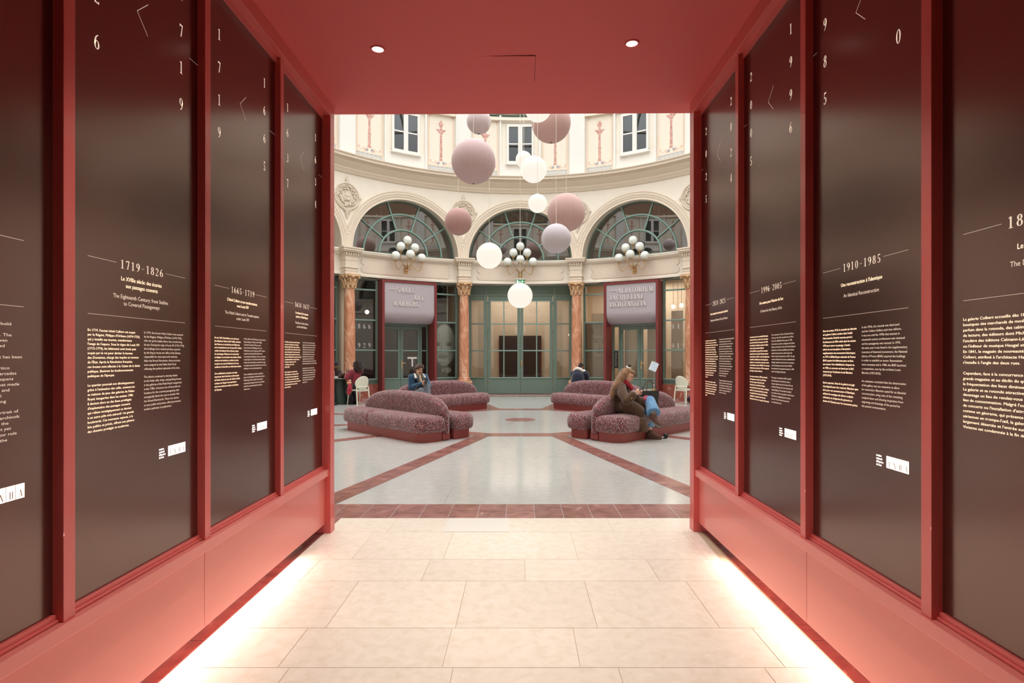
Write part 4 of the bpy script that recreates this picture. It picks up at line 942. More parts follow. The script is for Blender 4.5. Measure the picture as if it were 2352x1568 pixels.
M_signgrey = mat('grey_sign_fabric', S(176, 166, 172), .8); vary(M_signgrey, 60, S(172, 162, 169), S(182, 172, 177), detail=2)
portal(-1, [('SALLE', -.44, 3.585, .165, .26, (-.72, -.50)), ('ABY', .12, 3.345, .165, .24, None), ('WARBURG', -.58, 3.12, .165, .2, None)], 'red framed door sign with grey board reading SALLE, left of the middle doors', True)
portal(1, [('AUDITORIUM', -.45, 3.60, .165, .22, (-.74, -.50)), ('JACQUELINE', -.74, 3.37, .165, .23, None), ('LICHTENSTEIN', -.74, 3.13, .165, .155, None)], 'red framed door sign with grey board reading AUDITORIUM, right of the middle doors', False)
# what the side windows show: blinds on the right, dim room with pendant lamps on the left
for k, (a, b) in ((1, (-1.9, -1.0)), (1, (-.6, .1)), (1, (.25, .85)), (1, (1.1, 1.5)), (2, (-1.9, -1.1))):
    o = bay(struct(MB().box(a, b, 8.62, 8.64, .85 if a < -1 else .02, 3.0).build('trim_blind', M_blind)), k)
M_pend = M_bulb
n = 0
for th, d, z in ((-33, 9.6, 2.75), (-31.2, 10.4, 2.5), (-36.5, 9.2, 3.0), (38, 9.0, 2.9), (36.2, 9.3, 3.2), (37.6, 9.5, 3.25), (13, 9.8, 2.6), (11.2, 10.6, 2.3)):
    a = radians(th); t = thing('pendant_lamp', ['small lit pendant behind the left door glass, nearer', 'small lit pendant behind the left door glass, deeper', 'small lit pendant behind the window left of the grey sign', 'lit round pendant behind the window at the far right', 'upper small pendant behind the far right window', 'second upper small pendant behind the far right window', 'lit round pendant behind the sidelight right of the middle doors, higher', 'lit round pendant behind the sidelight right of the middle doors, lower'][n], 'lamp', (CX+d*sin(a), CYC+d*cos(a), z), 0, 'pendant lamps in the rooms behind the glass'); n += 1
    MB().ball((0, 0, 0), .075, 16, 10).build('bulb', M_bulb, t, smooth=180); MB().tube([(0, 0, .07), (0, 0, 4.6-z)], .006, 6).build('cord', M_black, t)
# portraits printed large on the glass: generic faces in grey tones
def portrait(name, label, k, u0, u1, z0, z1, fn, d=8.09):
    nx, nz = 44, 84; me = bpy.data.meshes.new(name); vs = [(u0+(u1-u0)*i/nx, d, z0+(z1-z0)*j/nz) for j in range(nz+1) for i in range(nx+1)]
    fs = [(j*(nx+1)+i, j*(nx+1)+i+1, (j+1)*(nx+1)+i+1, (j+1)*(nx+1)+i) for j in range(nz) for i in range(nx)]
    me.from_pydata(vs, [], fs); ca = me.color_attributes.new('tone', 'FLOAT_COLOR', 'POINT')
    for v in range(len(vs)): ca.data[v].color = fn((v % (nx+1))/nx, (v//(nx+1))/nz)
    m = mat(name+'_print', (1, 1, 1, 1), .6); N, L, p = nodes(m); at = N.new('ShaderNodeAttribute'); at.attribute_name = 'tone'; L.new(at.outputs['Color'], p.inputs['Base Color'])
    me.materials.append(m); o = bpy.data.objects.new('window_print', me); COL.objects.link(o); bay(o, k); tag(o, label, 'poster'); return o
def sm(x, a, b): t = min(1, max(0, (x-a)/(b-a))); return t*t*(3-2*t)
def ell(x, y, cx, cy, rx, ry, soft=.3): return 1-sm(((x-cx)/rx)**2+((y-cy)/ry)**2, 1-soft, 1+soft)
def old(x, y):
    g = .12+.1*y; head = ell(x, y, .52, .60, .50, .38, .12); g += head*(.62*(1-.35*sm(abs(x-.55), .15, .5))+.15*sm(y, .6, .95)-g)
    for c in (.22, .72):
        g -= .30*ell(x, y, c, .60, .13, .022); g -= .22*ell(x, y, c, .64, .17, .014); g += .08*ell(x, y, c, .55, .14, .03)
    g -= .16*ell(x, y, .40, .52, .035, .10); g += .08*ell(x, y, .47, .50, .05, .1); g -= .25*ell(x, y, .46, .435, .12, .012)
    g -= .33*ell(x, y, .47, .385, .22, .03); g -= .18*ell(x, y, .47, .345, .13, .012); g -= .12*ell(x, y, .47, .27, .2, .03)
    sh = 1-sm(y, .14+.12*abs(x-.5), .18+.12*abs(x-.5)); g += sh*(.07-g); co = ell(x, y, .62, .14, .22, .06)*.5; g += co*sh; g -= .3*ell(x, y, .55, .1, .08, .05)*sh
    return (lin(255*max(.03, min(.95, max(0,g)**.7*1.02))), lin(255*max(.04, min(.98, max(0,g)**.7*1.1))), lin(255*max(.03, min(.95, max(0,g)**.7*1.04))), 1)
def lady(x, y):
    g = .78; head = ell(x, y, .62, .62, .36, .30, .2); g += head*.05; g -= .10*ell(x, y, .60, .90, .5, .12)*(.6+.4*sin(40*x)); g -= .08*ell(x, y, .28, .72, .1, .2)
    for c in (.48, .82): g -= .16*ell(x, y, c, .66, .11, .02); g -= .1*ell(x, y, c, .70, .14, .012)
    g -= .07*ell(x, y, .62, .57, .03, .09); g -= .09*ell(x, y, .64, .53, .1, .012); g -= .15*ell(x, y, .64, .46, .15, .016); g -= .08*ell(x, y, .6, .36, .2, .03)
    g -= .05*(1-sm(y, .1, .25))
    return (lin(255*min(1, g*.93)), lin(255*min(1, g*.85)), lin(255*g*.72), 1)
portrait('man_print', 'large grey photo print of an old man\'s face behind glass beside the SALLE sign', -1, 1.03, 1.9, .65, 2.62, old)
portrait('woman_print', 'faint beige photographic print of a face behind the window left of the AUDITORIUM sign', 1, -1.9, -1.03, .65, 2.62, lady)
# numerals on the glass
def onglass(name, label, k, items, d=8.045, m=M_white):
    mb = MB()
    for txt, u, z, sz, tr in items:
        g, gw = serif(txt, sz, tr)
        for p in g: mb.add([(u+x, d-.002, z+y) for x, y in p], [tuple(range(len(p)))])
    o = mb.build('window_lettering', m); tag(o, label, 'lettering'); return bay(o, k)
onglass('a', 'white serif years 1866 and 1929 on the window left of the SALLE sign', -1, [('1866', -1.80, 2.35, .16, .62), ('1929', -1.80, 1.71, .16, .62)])
onglass('b', 'white serif years 1947 and 2019 on the window right of the AUDITORIUM sign', 1, [('1947', 1.10, 2.35, .16, .62), ('2019', 1.10, 1.70, .16, .62)])
t = MB().box(.14, .49, 8.208, 8.214, 1.33, 1.395).box(.29, .345, 8.208, 8.214, 1.06, 1.33).build('door_sticker', M_white); bay(tag(t, 'white T shaped sticker on the glass of the right door under the SALLE sign', 'sticker'), -1)
mb = MB(); mb.box(-.83, -.67, 8.16, 8.165, 1.0, 1.6); o = bay(tag(mb.build('text_notice', M_black), 'narrow dark notice of pale text beside the doors under the AUDITORIUM sign', 'notice'), 1)
mb = MB(); rnd = random.Random(5)
for j in range(26): mb.box(-.80, -.80+rnd.uniform(.06, .1), 8.155, 8.159, 1.55-.02*j, 1.56-.02*j)
mb.build('notice_text', mat('pale_print', S(150, 150, 145), .6), o)
# wall lamps with six opal globes
def wall_lamp(label, k):
    a = radians(30*k); R_ = 7.985; t = thing('wall_lamp', label, 'lamp', (CX+R_*sin(a), CYC+R_*cos(a), 4.40), -a, 'brass wall lamps with six globes')
    mb = MB(); mb.box(-.075, .075, -.03, .0, -.10, .10); mb.build('wall_plate', M_gold, t, bevel=.006); MB().ball((0, -.05, 0), .05, 12, 8).build('boss', M_gold, t, smooth=60)
    gl = [((0, -.20, .86), 'S'), ((-.25, -.24, .62), 'S'), ((.25, -.24, .62), 'S'), ((0, -.50, .33), 'U'), ((-.46, -.34, .27), 'U'), ((.46, -.34, .27), 'U')]
    for (x, y, z), kd in gl:
        mb = MB()
        if kd == 'S': pth = [(0, -.05, .0), (x*.2, y*.5, .12), (x*.55, y*.8, .2), (x*.95, y, .32), (x, y, z*.75), (x, y, z)]
        else:
            s_ = 1 if x >= 0 else -1
            pth = [(0, -.05, .0), (x*.2, y*.35-.02, .13), (x*.4, y*.5, .16), (x*.55, y*.65, .08), (x*.75, y*.85, -.02), (x*.92, y*.97, .03), (x, y, .14), (x, y, z)]
        P = []
        for i in range(len(pth)-1):     # smooth path
            p0, p1, p2, p3 = [Vector(pth[max(0, min(len(pth)-1, i+q))]) for q in (-1, 0, 1, 2)]
            for s_ in range(5):
                f = s_/5; P.append(.5*((2*p1)+(-p0+p2)*f+(2*p0-5*p1+4*p2-p3)*f*f+(-p0+3*p1-3*p2+p3)*f**3))
        P.append(Vector(pth[-1])); mb.tube(P, .013, 7); arm = mb.build('arm', M_gold, t, smooth=60)
        MB().lathe([(.02, z-.03), (.035, z-.01), (.075, z+.0), (.08, z+.02), (.06, z+.025), (0, z+.025)], 18, M=Matrix.Translation((x, y, 0)), close=False).build('gallery_ring', M_gold, arm, smooth=50)
        MB().ball((x, y, z+.165), .15, 24, 16).build('globe', M_globe, t, smooth=180)
    return t
w0 = wall_lamp('brass wall lamp of six white globes above the SALLE sign, left', -1)
for k, l in ((0, 'brass wall lamp of six white globes over the middle doors'), (1, 'brass wall lamp of six white globes above the AUDITORIUM sign, right')):
    o = copy_tree(w0); a = radians(30*k); o.location = (CX+7.985*sin(a), CYC+7.985*cos(a), 4.40); o.rotation_euler = (0, 0, -a); o['label'] = l
# exit sign, camera
t = thing('exit_sign', 'green emergency exit sign under the frieze over the middle doors', 'sign', (0.0, CYC+7.915, 4.165))
MB().box(-.17, .17, -.04, .04, .06, .10).build('sign_housing', M_white, t, bevel=.006); MB().box(-.15, .15, -.012, .012, -.12, .06).build('sign_face', M_sgreen, t)
mb = MB(); mb.box(-.13, -.075, -.016, -.012, -.10, .04); mb.box(-.05, .02, -.016, -.012, -.035, -.015); mb.add([(-.065, -.016, -.025), (-.035, -.016, .0), (-.035, -.016, -.05)], [(0,1,2)])
mb.ball((.08, -.014, .025), (.014, .003, .014), 10, 6)
for A, B in (((.075,.01),(.06,-.04)), ((.06,-.04),(.085,-.07)), ((.085,-.07),(.075,-.10)), ((.06,-.04),(.04,-.075)), ((.04,-.075),(.015,-.08)), ((.075,.0),(.105,-.02)), ((.105,-.02),(.125,-.01)), ((.07,.0),(.045,-.015))):
    mb.tube([(A[0], -.014, A[1]), (B[0], -.014, B[1])], .008, 5)
mb.build('pictogram', M_swhite, t)
t = thing('security_camera', 'tiny dark camera on the cornice ledge under the middle upper window', 'camera', (.13, CYC+7.70, 7.97)); MB().ball((0, -.03, .03), .03, 12, 8).build('lens_dome', M_black, t, smooth=60); MB().box(-.08, .08, -.02, .1, 0.0, .06).build('housing', M_white, t)
# ------------------------------------------------------------------ hanging balls
def fab(name, c):
    r, g, b = c; m = mat(name, S(*c), .95, spec=.15); vary(m, 120, S(r-5, g-5, b-5), S(r+4, g+4, b+4), detail=2); m.node_tree.nodes['Principled BSDF'].inputs['Sheen Weight'].default_value = .25; return m
FB = {'pink grey': fab('ball_pinkgrey', (204, 188, 190)), 'mauve': fab('ball_mauve', (190, 165, 165)), 'terracotta': fab('ball_terracotta', (174, 136, 130)), 'rose': fab('ball_rose', (197, 163, 157)), 'grey': fab('ball_grey', (198, 190, 196))}
def gore(R):
    nu, nv = 120, 40; mb = MB(); vs, fs = [], []
    for i in range(nv+1):
        t = -pi/2+pi*i/nv
        for j in range(nu):
            a = 2*pi*j/nu; d = abs(((a*8/(2*pi)+.5) % 1)-.5)*2*pi/8; r = R*(1-.012*math.exp(-(d/.03)**2)*cos(t)); vs.append((r*cos(t)*cos(a), r*cos(t)*sin(a), R*sin(t)))
    for i in range(nv):
        for j in range(nu): j2 = (j+1) % nu; fs.append((i*nu+j, i*nu+j2, (i+1)*nu+j2, (i+1)*nu+j))
    return mb.add(vs, fs)
BALLS = [ # px, py, r, depth, kind, label
 (1100, 279, 28, 13.0, 'pink grey', 'small pink grey fabric ball at the top left, cut by the red ceiling edge'),
 (1087.6, 371, 50.5, 11.5, 'mauve', 'largest mauve fabric ball, on the left of the hanging cluster'),
 (1052.7, 509, 31, 13.2, 'terracotta', 'small dark terracotta fabric ball, lowest on the left of the cluster'),
 (1265.8, 282, 45, 12.9, 'rose', 'big rose fabric ball at the top right, cut by the red ceiling edge'),
 (1300.5, 488, 43.5, 13.5, 'rose', 'big rose fabric ball in the right middle, partly behind the grey one'),
 (1277.6, 548, 34, 12.0, 'grey', 'grey fabric ball in front of the big rose ball, lowest on the right'),
 (1123.7, 587, 29.6, 12.3, 'lit', 'lit white globe hanging in front of the middle lunette, left side'),
 (1235.6, 249, 30, 11.8, 'lit', 'lit white globe at the very top, cut by the red ceiling edge'),
 (1203, 366, 18.5, 13.5, 'lit', 'small lit white globe before the upper window, behind a larger one'),
 (1225.6, 389, 30, 12.4, 'lit', 'large lit white globe overlapping a smaller one below the upper window'),
 (1234.7, 467, 21.3, 11.3, 'lit', 'small lit white globe over the top of the middle arch'),
 (1194.5, 678.5, 28.7, 12.6, 'lit', 'lowest lit white globe, hanging before the middle doors')]
for px, py, r, Y, kd, lab in BALLS:
    c = PX(px, py, Y); R_ = r*Y/FPX; lit = kd == 'lit'
    t = thing('globe_lamp' if lit else 'hanging_ball', lab, 'lamp' if lit else 'ball', c, random.uniform(0, 1), 'lit globes of the hanging cluster' if lit else 'fabric balls of the hanging cluster')
    if lit: MB().ball((0, 0, 0), R_, 40, 26).build('globe', M_lit, t, smooth=180)
    else:
        gore(R_).build('fabric_cover', FB[kd], t, smooth=180)
        MB().lathe([(0, -R_-.004), (.022, -R_-.004), (.026, -R_+.004), (.02, -R_+.01)], 16, close=False).build('bottom_cap', M_black, t, smooth=40)
    MB().tube([(0, 0, R_-.005), (0, 0, 16.2-c.z)], .0045, 6).build('cord', M_cream, t)
    MB().lathe([(.0, R_+.02), (.012, R_+.02), (.02, R_), (.02, R_-.012)], 12, close=False).build('top_ferrule', M_steel, t, smooth=40)
# ------------------------------------------------------------------ sofas
def rrect(x0, x1, y0, y1, rs, n=10):
    """rounded rectangle, corner radii rs = (x0y0, x1y0, x1y1, x0y1)"""
    pts = []
    for (cx_, cy_, sx, sy, a), r in zip(((x0, y0, 1, 1, 180), (x1, y0, -1, 1, 270), (x1, y1, -1, -1, 0), (x0, y1, 1, -1, 90)), rs):
        for i in range(n+1): q = radians(a+90*i/n); pts.append((cx_+sx*r+r*cos(q), cy_+sy*r+r*sin(q)))
    return pts
def puff(mb, x0, x1, y0, y1, rs, prof):
    """stack of inset outlines: prof = [(inset, z)]"""
    vs, fs = [], []; k = 0
    for ins, z in prof:
        o = rrect(x0+ins, x1-ins, y0+ins, y1-ins, [max(.012, r-ins) for r in rs]); k = len(o); vs += [(x, y, z) for x, y in o]
    for i in range(len(prof)-1):
        for j in range(k): j2 = (j+1) % k; fs.append((i*k+j, i*k+j2, (i+1)*k+j2, (i+1)*k+j))
    b = len(prof)-1; fs.append(tuple(range(k-1, -1, -1)))
    cx_, cy_ = (x0+x1)/2, (y0+y1)/2; vs.append((cx_, cy_, prof[-1][1]+.004)); e = len(vs)-1
    fs += [(b*k+j, b*k+(j+1) % k, e) for j in range(k)]
    return mb.add(vs, fs)
SEATP = [(.07, .155), (.03, .165), (.008, .195), (0, .24), (0, .30), (.006, .345), (.022, .385), (.05, .412), (.09, .427), (.14, .432)]
def sofa(label, deg):
    nv = Vector((-sin(radians(deg)), -cos(radians(deg)))); c = Vector((CX, CYC))-nv*3.02
    rz = math.atan2(nv.y, nv.x)-pi/2
    t = thing('curved_sofa', label, 'sofa', (c.x, c.y, 0), rz, 'tweed sofas round the rotunda floor')
    # local y points to the rotunda centre; outer seat at y<0
    Lh = 1.37
    for y0, y1, outer in ((-.63, -.10, True), (.10, .63, False)):
        for x0, x1, lf in ((-Lh, -.302, True), (-.298, Lh, False)):
            R_, r_ = .26, .03
            rs = [(R_ if lf else r_) if outer else (.05 if lf else r_), (r_ if lf else R_) if outer else (r_ if lf else .05), (r_ if lf else .05) if outer else (r_ if lf else R_), (.05 if lf else r_) if outer else (R_ if lf else r_)]
            puff(MB(), x0, x1, y0, y1, rs, SEATP).build('seat_cushion', M_tweed, t, smooth=60)
        rs = (.2, .2, .04, .04) if outer else (.04, .04, .2, .2)
        puff(MB(), -Lh+.07, Lh-.07, y0+(.07 if outer else .02), y1-(.02 if outer else .07), rs, [(0, 0), (0, .165), (.03, .17)]).build('plinth', M_plinth, t, smooth=40)
    E = 1.335; yc = lambda x: .03-.07*(x/E)**2
    for xa, xb in ((-E, -.302), (-.298, E)):
        N_ = 30; M_ = 18; vs, fs = [], []
        for i in range(N_+1):
            x = xa+(xb-xa)*i/N_
            q = abs(x)/E; th = .105*max(.02, (1-q**14))**.5; zt = .40+.385*max(.0, 1-q**3.2)**.5
            if abs(abs(x)-.3) < .012: th *= .93; zt -= .008
            z0 = .12; sh = max(.03, zt-.105)
            sec = [(-th*.9, z0), (-th, z0+.04)]+[(-th, z0+.06+(sh-z0-.06)*f) for f in (.3, .6, .9)]
            sec += [(-th*cos(pi*f/10), sh+(zt-sh)*sin(pi*f/10)) for f in range(0, 11)]
            sec += [(th, z0+.06+(sh-z0-.06)*f) for f in (.9, .6, .3)]+[(th, z0+.04), (th*.9, z0)]
            M_ = len(sec); vs += [(x, yc(x)+y, z) for y, z in sec]
        for i in range(N_):
            for j in range(M_): j2 = (j+1) % M_; fs.append((i*M_+j, (i+1)*M_+j, (i+1)*M_+j2, i*M_+j2))
        fs.append(tuple(range(M_))); fs.append(tuple(range(N_*M_, (N_+1)*M_)))
        MB().add(vs, fs).build('backrest', M_tweed, t, smooth=60)
    for sx in (-1, 1): x = sorted((sx*(E-.03), sx*(E-.2))); MB().box(x[0], x[1], yc(E)-.085, yc(E)+.085, 0, .13).build('backrest_foot', M_plinth, t, bevel=.03)
    return t
sofa('curved speckled sofa at the front left, nobody on it', 225)
sofa('curved speckled sofa at the front right with the woman in the brown coat', 135)
sofa('curved speckled sofa at the back left with the man in denim', 315)
sofa('curved speckled sofa at the back right, behind the woman in the brown coat', 45)
# ------------------------------------------------------------------ people
def remesh(mb, name, m, parent, voxel=.009, sm_=3, factor=.5):
    loc = Vector(parent.matrix_world.translation) if False else Vector(parent.location)
    me = bpy.data.meshes.new(name); me.from_pydata([Vector(v)-loc for v in mb.v], [], mb.f)
    b = bmesh.new(); b.from_mesh(me); bmesh.ops.recalc_face_normals(b, faces=b.faces); b.to_mesh(me); b.free()
    o = bpy.data.objects.new('tmp', me); COL.objects.link(o)
    r = o.modifiers.new('r', 'REMESH'); r.mode = 'VOXEL'; r.voxel_size = voxel
    s = o.modifiers.new('s', 'SMOOTH'); s.iterations = sm_; s.factor = factor
    dg = bpy.context.evaluated_depsgraph_get(); me2 = bpy.data.meshes.new_from_object(o.evaluated_get(dg)); bpy.data.objects.remove(o); bpy.data.meshes.remove(me)
    me2.name = name; me2.materials.clear(); me2.materials.append(m); me2.shade_smooth()
    o = bpy.data.objects.new(name, me2); COL.objects.link(o); o.parent = parent; return o
def raw(mb, name, m, parent, smooth=60):
    loc = Vector(parent.location); mb.v = [tuple(Vector(v)-loc) for v in mb.v]; return mb.build(name, m, parent, smooth=smooth)
V = Vector
def frame(c, f, u):
    f = V(f).normalized(); r = f.cross(V(u)).normalized(); u = r.cross(f)
    return Matrix(((r.x, f.x, u.x, c[0]), (r.y, f.y, u.y, c[1]), (r.z, f.z, u.z, c[2]), (0, 0, 0, 1)))   # local x right, y forward, z up
def head(mb, M, s=1.0):
    S_ = Matrix.Scale(s, 4); M = M @ S_
    b = lambda c, r, nu=14, nv=10: mb.ball(c, r, nu, nv, M)
    b((0, -.012, .025), (.074, .094, .093), 20, 14); b((0, .028, -.045), (.058, .064, .07)); b((0, .062, -.092), (.028, .026, .024)); b((0, .0, -.06), (.052, .06, .05))
    b((0, .082, .028), (.048, .014, .012)); b((0, .092, -.02), (.014, .018, .028)); b((0, .106, -.03), (.014, .014, .012)); b((0, .085, -.064), (.024, .016, .012))
    for x in (-1, 1): b((x*.04, .07, -.03), (.022, .02, .022)); b((x*.076, -.012, -.012), (.01, .022, .034))
def hand(mb, wr, d, n, side, curl=50, s=1.0):
    """wr wrist, d towards the fingers, n out of the palm, side = thumb side (+1 along d x n)"""
    d = V(d).normalized(); n = V(n); n = (n-d*n.dot(d)).normalized(); sd = d.cross(n)*side; wr = V(wr)
    for k, q in enumerate((.028, .009, -.010, -.028)):
        kn = wr+(d*(.085-.006*abs(k-1))+sd*q)*s; mb.cap(wr+sd*q*.6*s, .013*s, kn, .0115*s, 8)
        L_ = (.046, .05, .047, .038)[k]*s; a = radians(curl*.6+k*6); p = kn
        for j, f in enumerate((1, .62, .5)):
            dd = d*cos(a)+n*sin(a); q2 = p+dd*L_*f; mb.cap(p, (.0095-.001*j)*s, q2, (.0085-.001*j)*s, 8); p = q2; a += radians(curl*.7)
    b0 = wr+(d*.025+sd*.028)*s; b1 = b0+(d*.035+sd*.022+n*.018)*s; b2 = b1+(d*.03+sd*.002+n*.016)*s; mb.cap(b0, .014*s, b1, .011*s, 8); mb.cap(b1, .0105*s, b2, .0085*s, 8)
def shoe(ank, toe, m, par, name='shoe', sole=None, flat=None):
    ank, toe = V(ank), V(toe); fl = toe-ank
    if flat is None: flat = ank.z < .16
    if flat: fl.z = 0; ank = V((ank.x, ank.y, .118))
    fl.normalize(); up = V((0, 0, 1)); up = (up-fl*up.dot(fl)).normalized(); r_ = fl.cross(up)
    P_ = lambda a, b: ank+fl*a+up*b
    mb = MB(); mb.chain([P_(0, .01), P_(-.03, -.05), P_(-.035, -.065)], [.044, .044, .04]); mb.chain([P_(0, -.02), P_(.06, -.052), P_(.125, -.068), P_(.165, -.078)], [.046, .043, .040, .030]); mb.chain([P_(-.03, -.068), P_(.12, -.075)], [.038, .042])
    remesh(mb, name, m, par, .008, 3)
    mb = MB(); out = [(-.082, .0), (-.07, .028), (-.03, .038), (.05, .036), (.12, .046), (.165, .038), (.198, .0), (.165, -.038), (.12, -.046), (.05, -.036), (-.03, -.038), (-.07, -.028)]; n_ = len(out)
    mb.add([P_(a, -.088)+r_*b for a, b in out]+[P_(a, -.116)+r_*b for a, b in out], [tuple(range(n_)), tuple(range(2*n_-1, n_-1, -1))]+[(i, (i+1) % n_, (i+1) % n_+n_, i+n_) for i in range(n_)]); raw(mb, 'sole', sole or M_black, par, 30)
M_skin = mat('fair_skin', S(222, 172, 150), .55); M_skin.node_tree.nodes['Principled BSDF'].inputs['Subsurface Weight'].default_value = .05
M_skind = mat('brown_skin', S(120, 78, 58), .5); M_skind2 = mat('dark_skin', S(92, 58, 44), .5)
M_eye = mat('eye', S(46, 34, 30), .3); M_lip = mat('lips', S(176, 104, 98), .5)
M_coat = fabric('brown_wool', S(92, 68, 52), S(78, 56, 42)); M_denim = fabric('blue_denim', S(86, 128, 168), S(110, 150, 186)); M_jacket = fabric('dark_denim', S(30, 60, 88), S(46, 80, 108))
M_blond = fabric('dark_blond_hair', S(156, 122, 92), S(120, 88, 64)); M_brownhair = fabric('brown_hair', S(66, 50, 42), S(92, 72, 60)); M_blackhair = fabric('black_hair', S(34, 26, 26), S(52, 38, 36))
M_scarf = fabric('red_scarf', S(150, 36, 52), S(176, 60, 72)); M_burg = fabric('burgundy_wool', S(112, 34, 46), S(128, 44, 56)); M_navy = fabric('navy_cloth', S(30, 34, 50), S(40, 44, 62))
M_shoe = mat('brown_suede', S(92, 64, 52), .8); M_sole = mat('grey_rubber', S(120, 116, 112), .7); M_fleece = fabric('white_fleece', S(240, 234, 226), S(226, 216, 206))
M_grey = fabric('grey_jeans', S(112, 116, 124), S(92, 96, 104)); M_blackcl = fabric('black_cloth', S(28, 28, 32), S(40, 40, 44)); M_cream2 = fabric('cream_knit', S(226, 204, 176), S(214, 190, 160)); M_beige = fabric('beige_skirt', S(176, 156, 134), S(160, 140, 120))
M_check = mat('black_checked_scarf', S(30, 30, 32), .95); N, L, p = nodes(M_check); tc = N.new('ShaderNodeTexCoord'); br = N.new('ShaderNodeTexBrick'); br.inputs['Scale'].default_value = 11; br.inputs['Mortar Size'].default_value = .03; br.offset = 0
br.inputs['Color1'].default_value = br.inputs['Color2'].default_value = S(30, 30, 32); br.inputs['Mortar'].default_value = S(170, 166, 160); mp = N.new('ShaderNodeMapping'); mp.inputs['Rotation'].default_value = (pi/2, .3, 0); L.new(tc.outputs['Object'], mp.inputs[0]); L.new(mp.outputs[0], br.inputs[0]); L.new(br.outputs[0], p.inputs['Base Color'])
def eyes(M, par, glasses=False, lip=True):
    for x in (-1, 1): mb = MB(); mb.ball((x*.031, .083, .006), (.011, .008, .007), 10, 6, M); raw(mb, 'eye', M_eye, par)
    if lip: mb = MB(); mb.ball((0, .099, -.066), (.02, .006, .007), 10, 6, M); raw(mb, 'lips', M_lip, par)
    for x in (-1, 1): mb = MB(); mb.tube([(x*.014, .094, .026), (x*.032, .094, .032), (x*.05, .082, .026)], .004, 6, M); raw(mb, 'eyebrow', M_brownhair, par)
    if glasses:
        mb = MB()
        for x in (-1, 1): mb.tube([(x*.032+.023*cos(2*pi*i/16), .103, .004+.02*sin(2*pi*i/16)) for i in range(17)], .0018, 5, M, caps=False); mb.tube([(x*.055, .103, .006), (x*.078, .0, .006)], .0018, 5, M)
        mb.tube([(-.009, .105, .008), (.009, .105, .008)], .0018, 5, M); raw(mb, 'glasses', M_gold, par)
def phone(name, label, c, f, u, grp='phones held in hands'):
    t = thing(name, label, 'phone', c, 0, grp); M = frame((0, 0, 0), f, u)
    mb = MB().box(-.036, .036, -.004, .004, -.073, .073, M); mb.build('case', M_black, t, bevel=.004)
    mb = MB().box(-.033, .033, -.0055, -.004, -.068, .068, M); mb.build('screen', mat('phone_glass', S(40, 44, 50), .1), t); return t
# --- woman in the brown coat
W_ = thing('person', 'seated person with long blond hair in brown coat, red scarf and jeans, looking at phone', 'person', (1.86, 9.72, 0))
f = V((.93, -.37, 0)); r = V((-.37, -.93, 0)); pel = V((1.835, 9.82, .535)); ch = V((1.79, 9.84, .76)); nk = V((1.80, 9.80, .925)); hd = V((1.885, 9.755, 1.085))
Mh = frame(hd, f*.86+V((0, 0, -.5)), V((0, 0, 1)))
rs, ls = nk+r*.165-V((0, 0, .045)), nk-r*.165-V((0, 0, .045))
re, rw = PX(1440, 920, 9.40), PX(1457, 904, 9.38); le, lw = PX(1452, 922, 9.80), PX(1463, 907, 9.55)
k1, a1, t1 = V((2.235, 9.60, .655)), V((2.235, 9.30, .435)), PX(1519, 966, 9.19); k0, a0_, t0 = PX(1481, 938, 9.72), PX(1494, 993, 9.57), PX(1515, 999, 9.50)
t0.z = .075; a0_.z = .125
h1, h0 = pel+r*.09, pel-r*.09
mb = MB(); head(mb, Mh); mb.cap(nk-V((0, 0, .02)), .052, hd-V((0, 0, .07))-f*.02, .05)
mb.chain([pel, (pel+ch)/2, ch, nk-V((0, 0, .05))], [.13, .12, .125, .08]); mb.cap(rs, .05, ls, .05)
mb.chain([rs, re, rw], [.048, .038, .027]); mb.chain([ls, le, lw], [.048, .038, .027]); mb.chain([h1, k1, a1], [.085, .058, .036]); mb.chain([h0, k0, a0_], [.085, .058, .036]);
hand(mb, rw, V((.75, .1, .5)), V((.1, .9, .2)), -1, 55, .95); hand(mb, lw, V((.5, -.25, .75)), V((.2, -.8, .3)), 1, 60, .95)
remesh(mb, 'body', M_skin, W_, .0075, 2); eyes(Mh, W_, True)
mb = MB(); mb.chain([pel-f*.02, (pel+ch)/2-f*.02, ch-f*.015, nk-V((0, 0, .07))], [.172, .168, .165, .10]); mb.cap(rs, .085, ls, .085); mb.cap(rs-V((0, 0, .05))-f*.03, .1, ls-V((0, 0, .05))-f*.03, .1)
mb.chain([rs, (rs+re)/2-f*.015, re, rw-(rw-re).normalized()*.03], [.08, .088, .080, .064]); mb.chain([ls, le, lw-(lw-le).normalized()*.03], [.08, .078, .06])
mb.chain([h1, h1.lerp(k1, .72)], [.135, .105]); mb.chain([h0, h0.lerp(k0, .9)], [.13, .105])
mb.chain([pel-f*.02-V((0, 0, .01)), PX(1450, 944, 9.66), PX(1468, 960, 9.52), PX(1473, 970, 9.43)], [.155, .135, .115, .095]); mb.tube([PX(1471, 964, 9.45), PX(1474, 976, 9.41), PX(1477, 991, 9.40)], [.10, .095, .088], 16); mb.chain([PX(1440, 930, 9.62), PX(1466, 944, 9.48)], [.13, .11])
mb.cap(PX(1458, 948, 9.6), .10, PX(1485, 965, 9.60), .06)
remesh(mb, 'coat', M_coat, W_, .011, 4)
mb = MB(); d_ = (rw-re).normalized(); mb.cap(rw-d_*.085, .068, rw-d_*.04, .070, 14); remesh(mb, 'cuff', M_coat, W_, .009, 2)
mb = MB(); mb.ball(PX(1450, 915, 9.325), .008, 8, 6); mb.ball(PX(1452, 913, 9.32), .008, 8, 6); raw(mb, 'cuff_buttons', M_gold, W_)
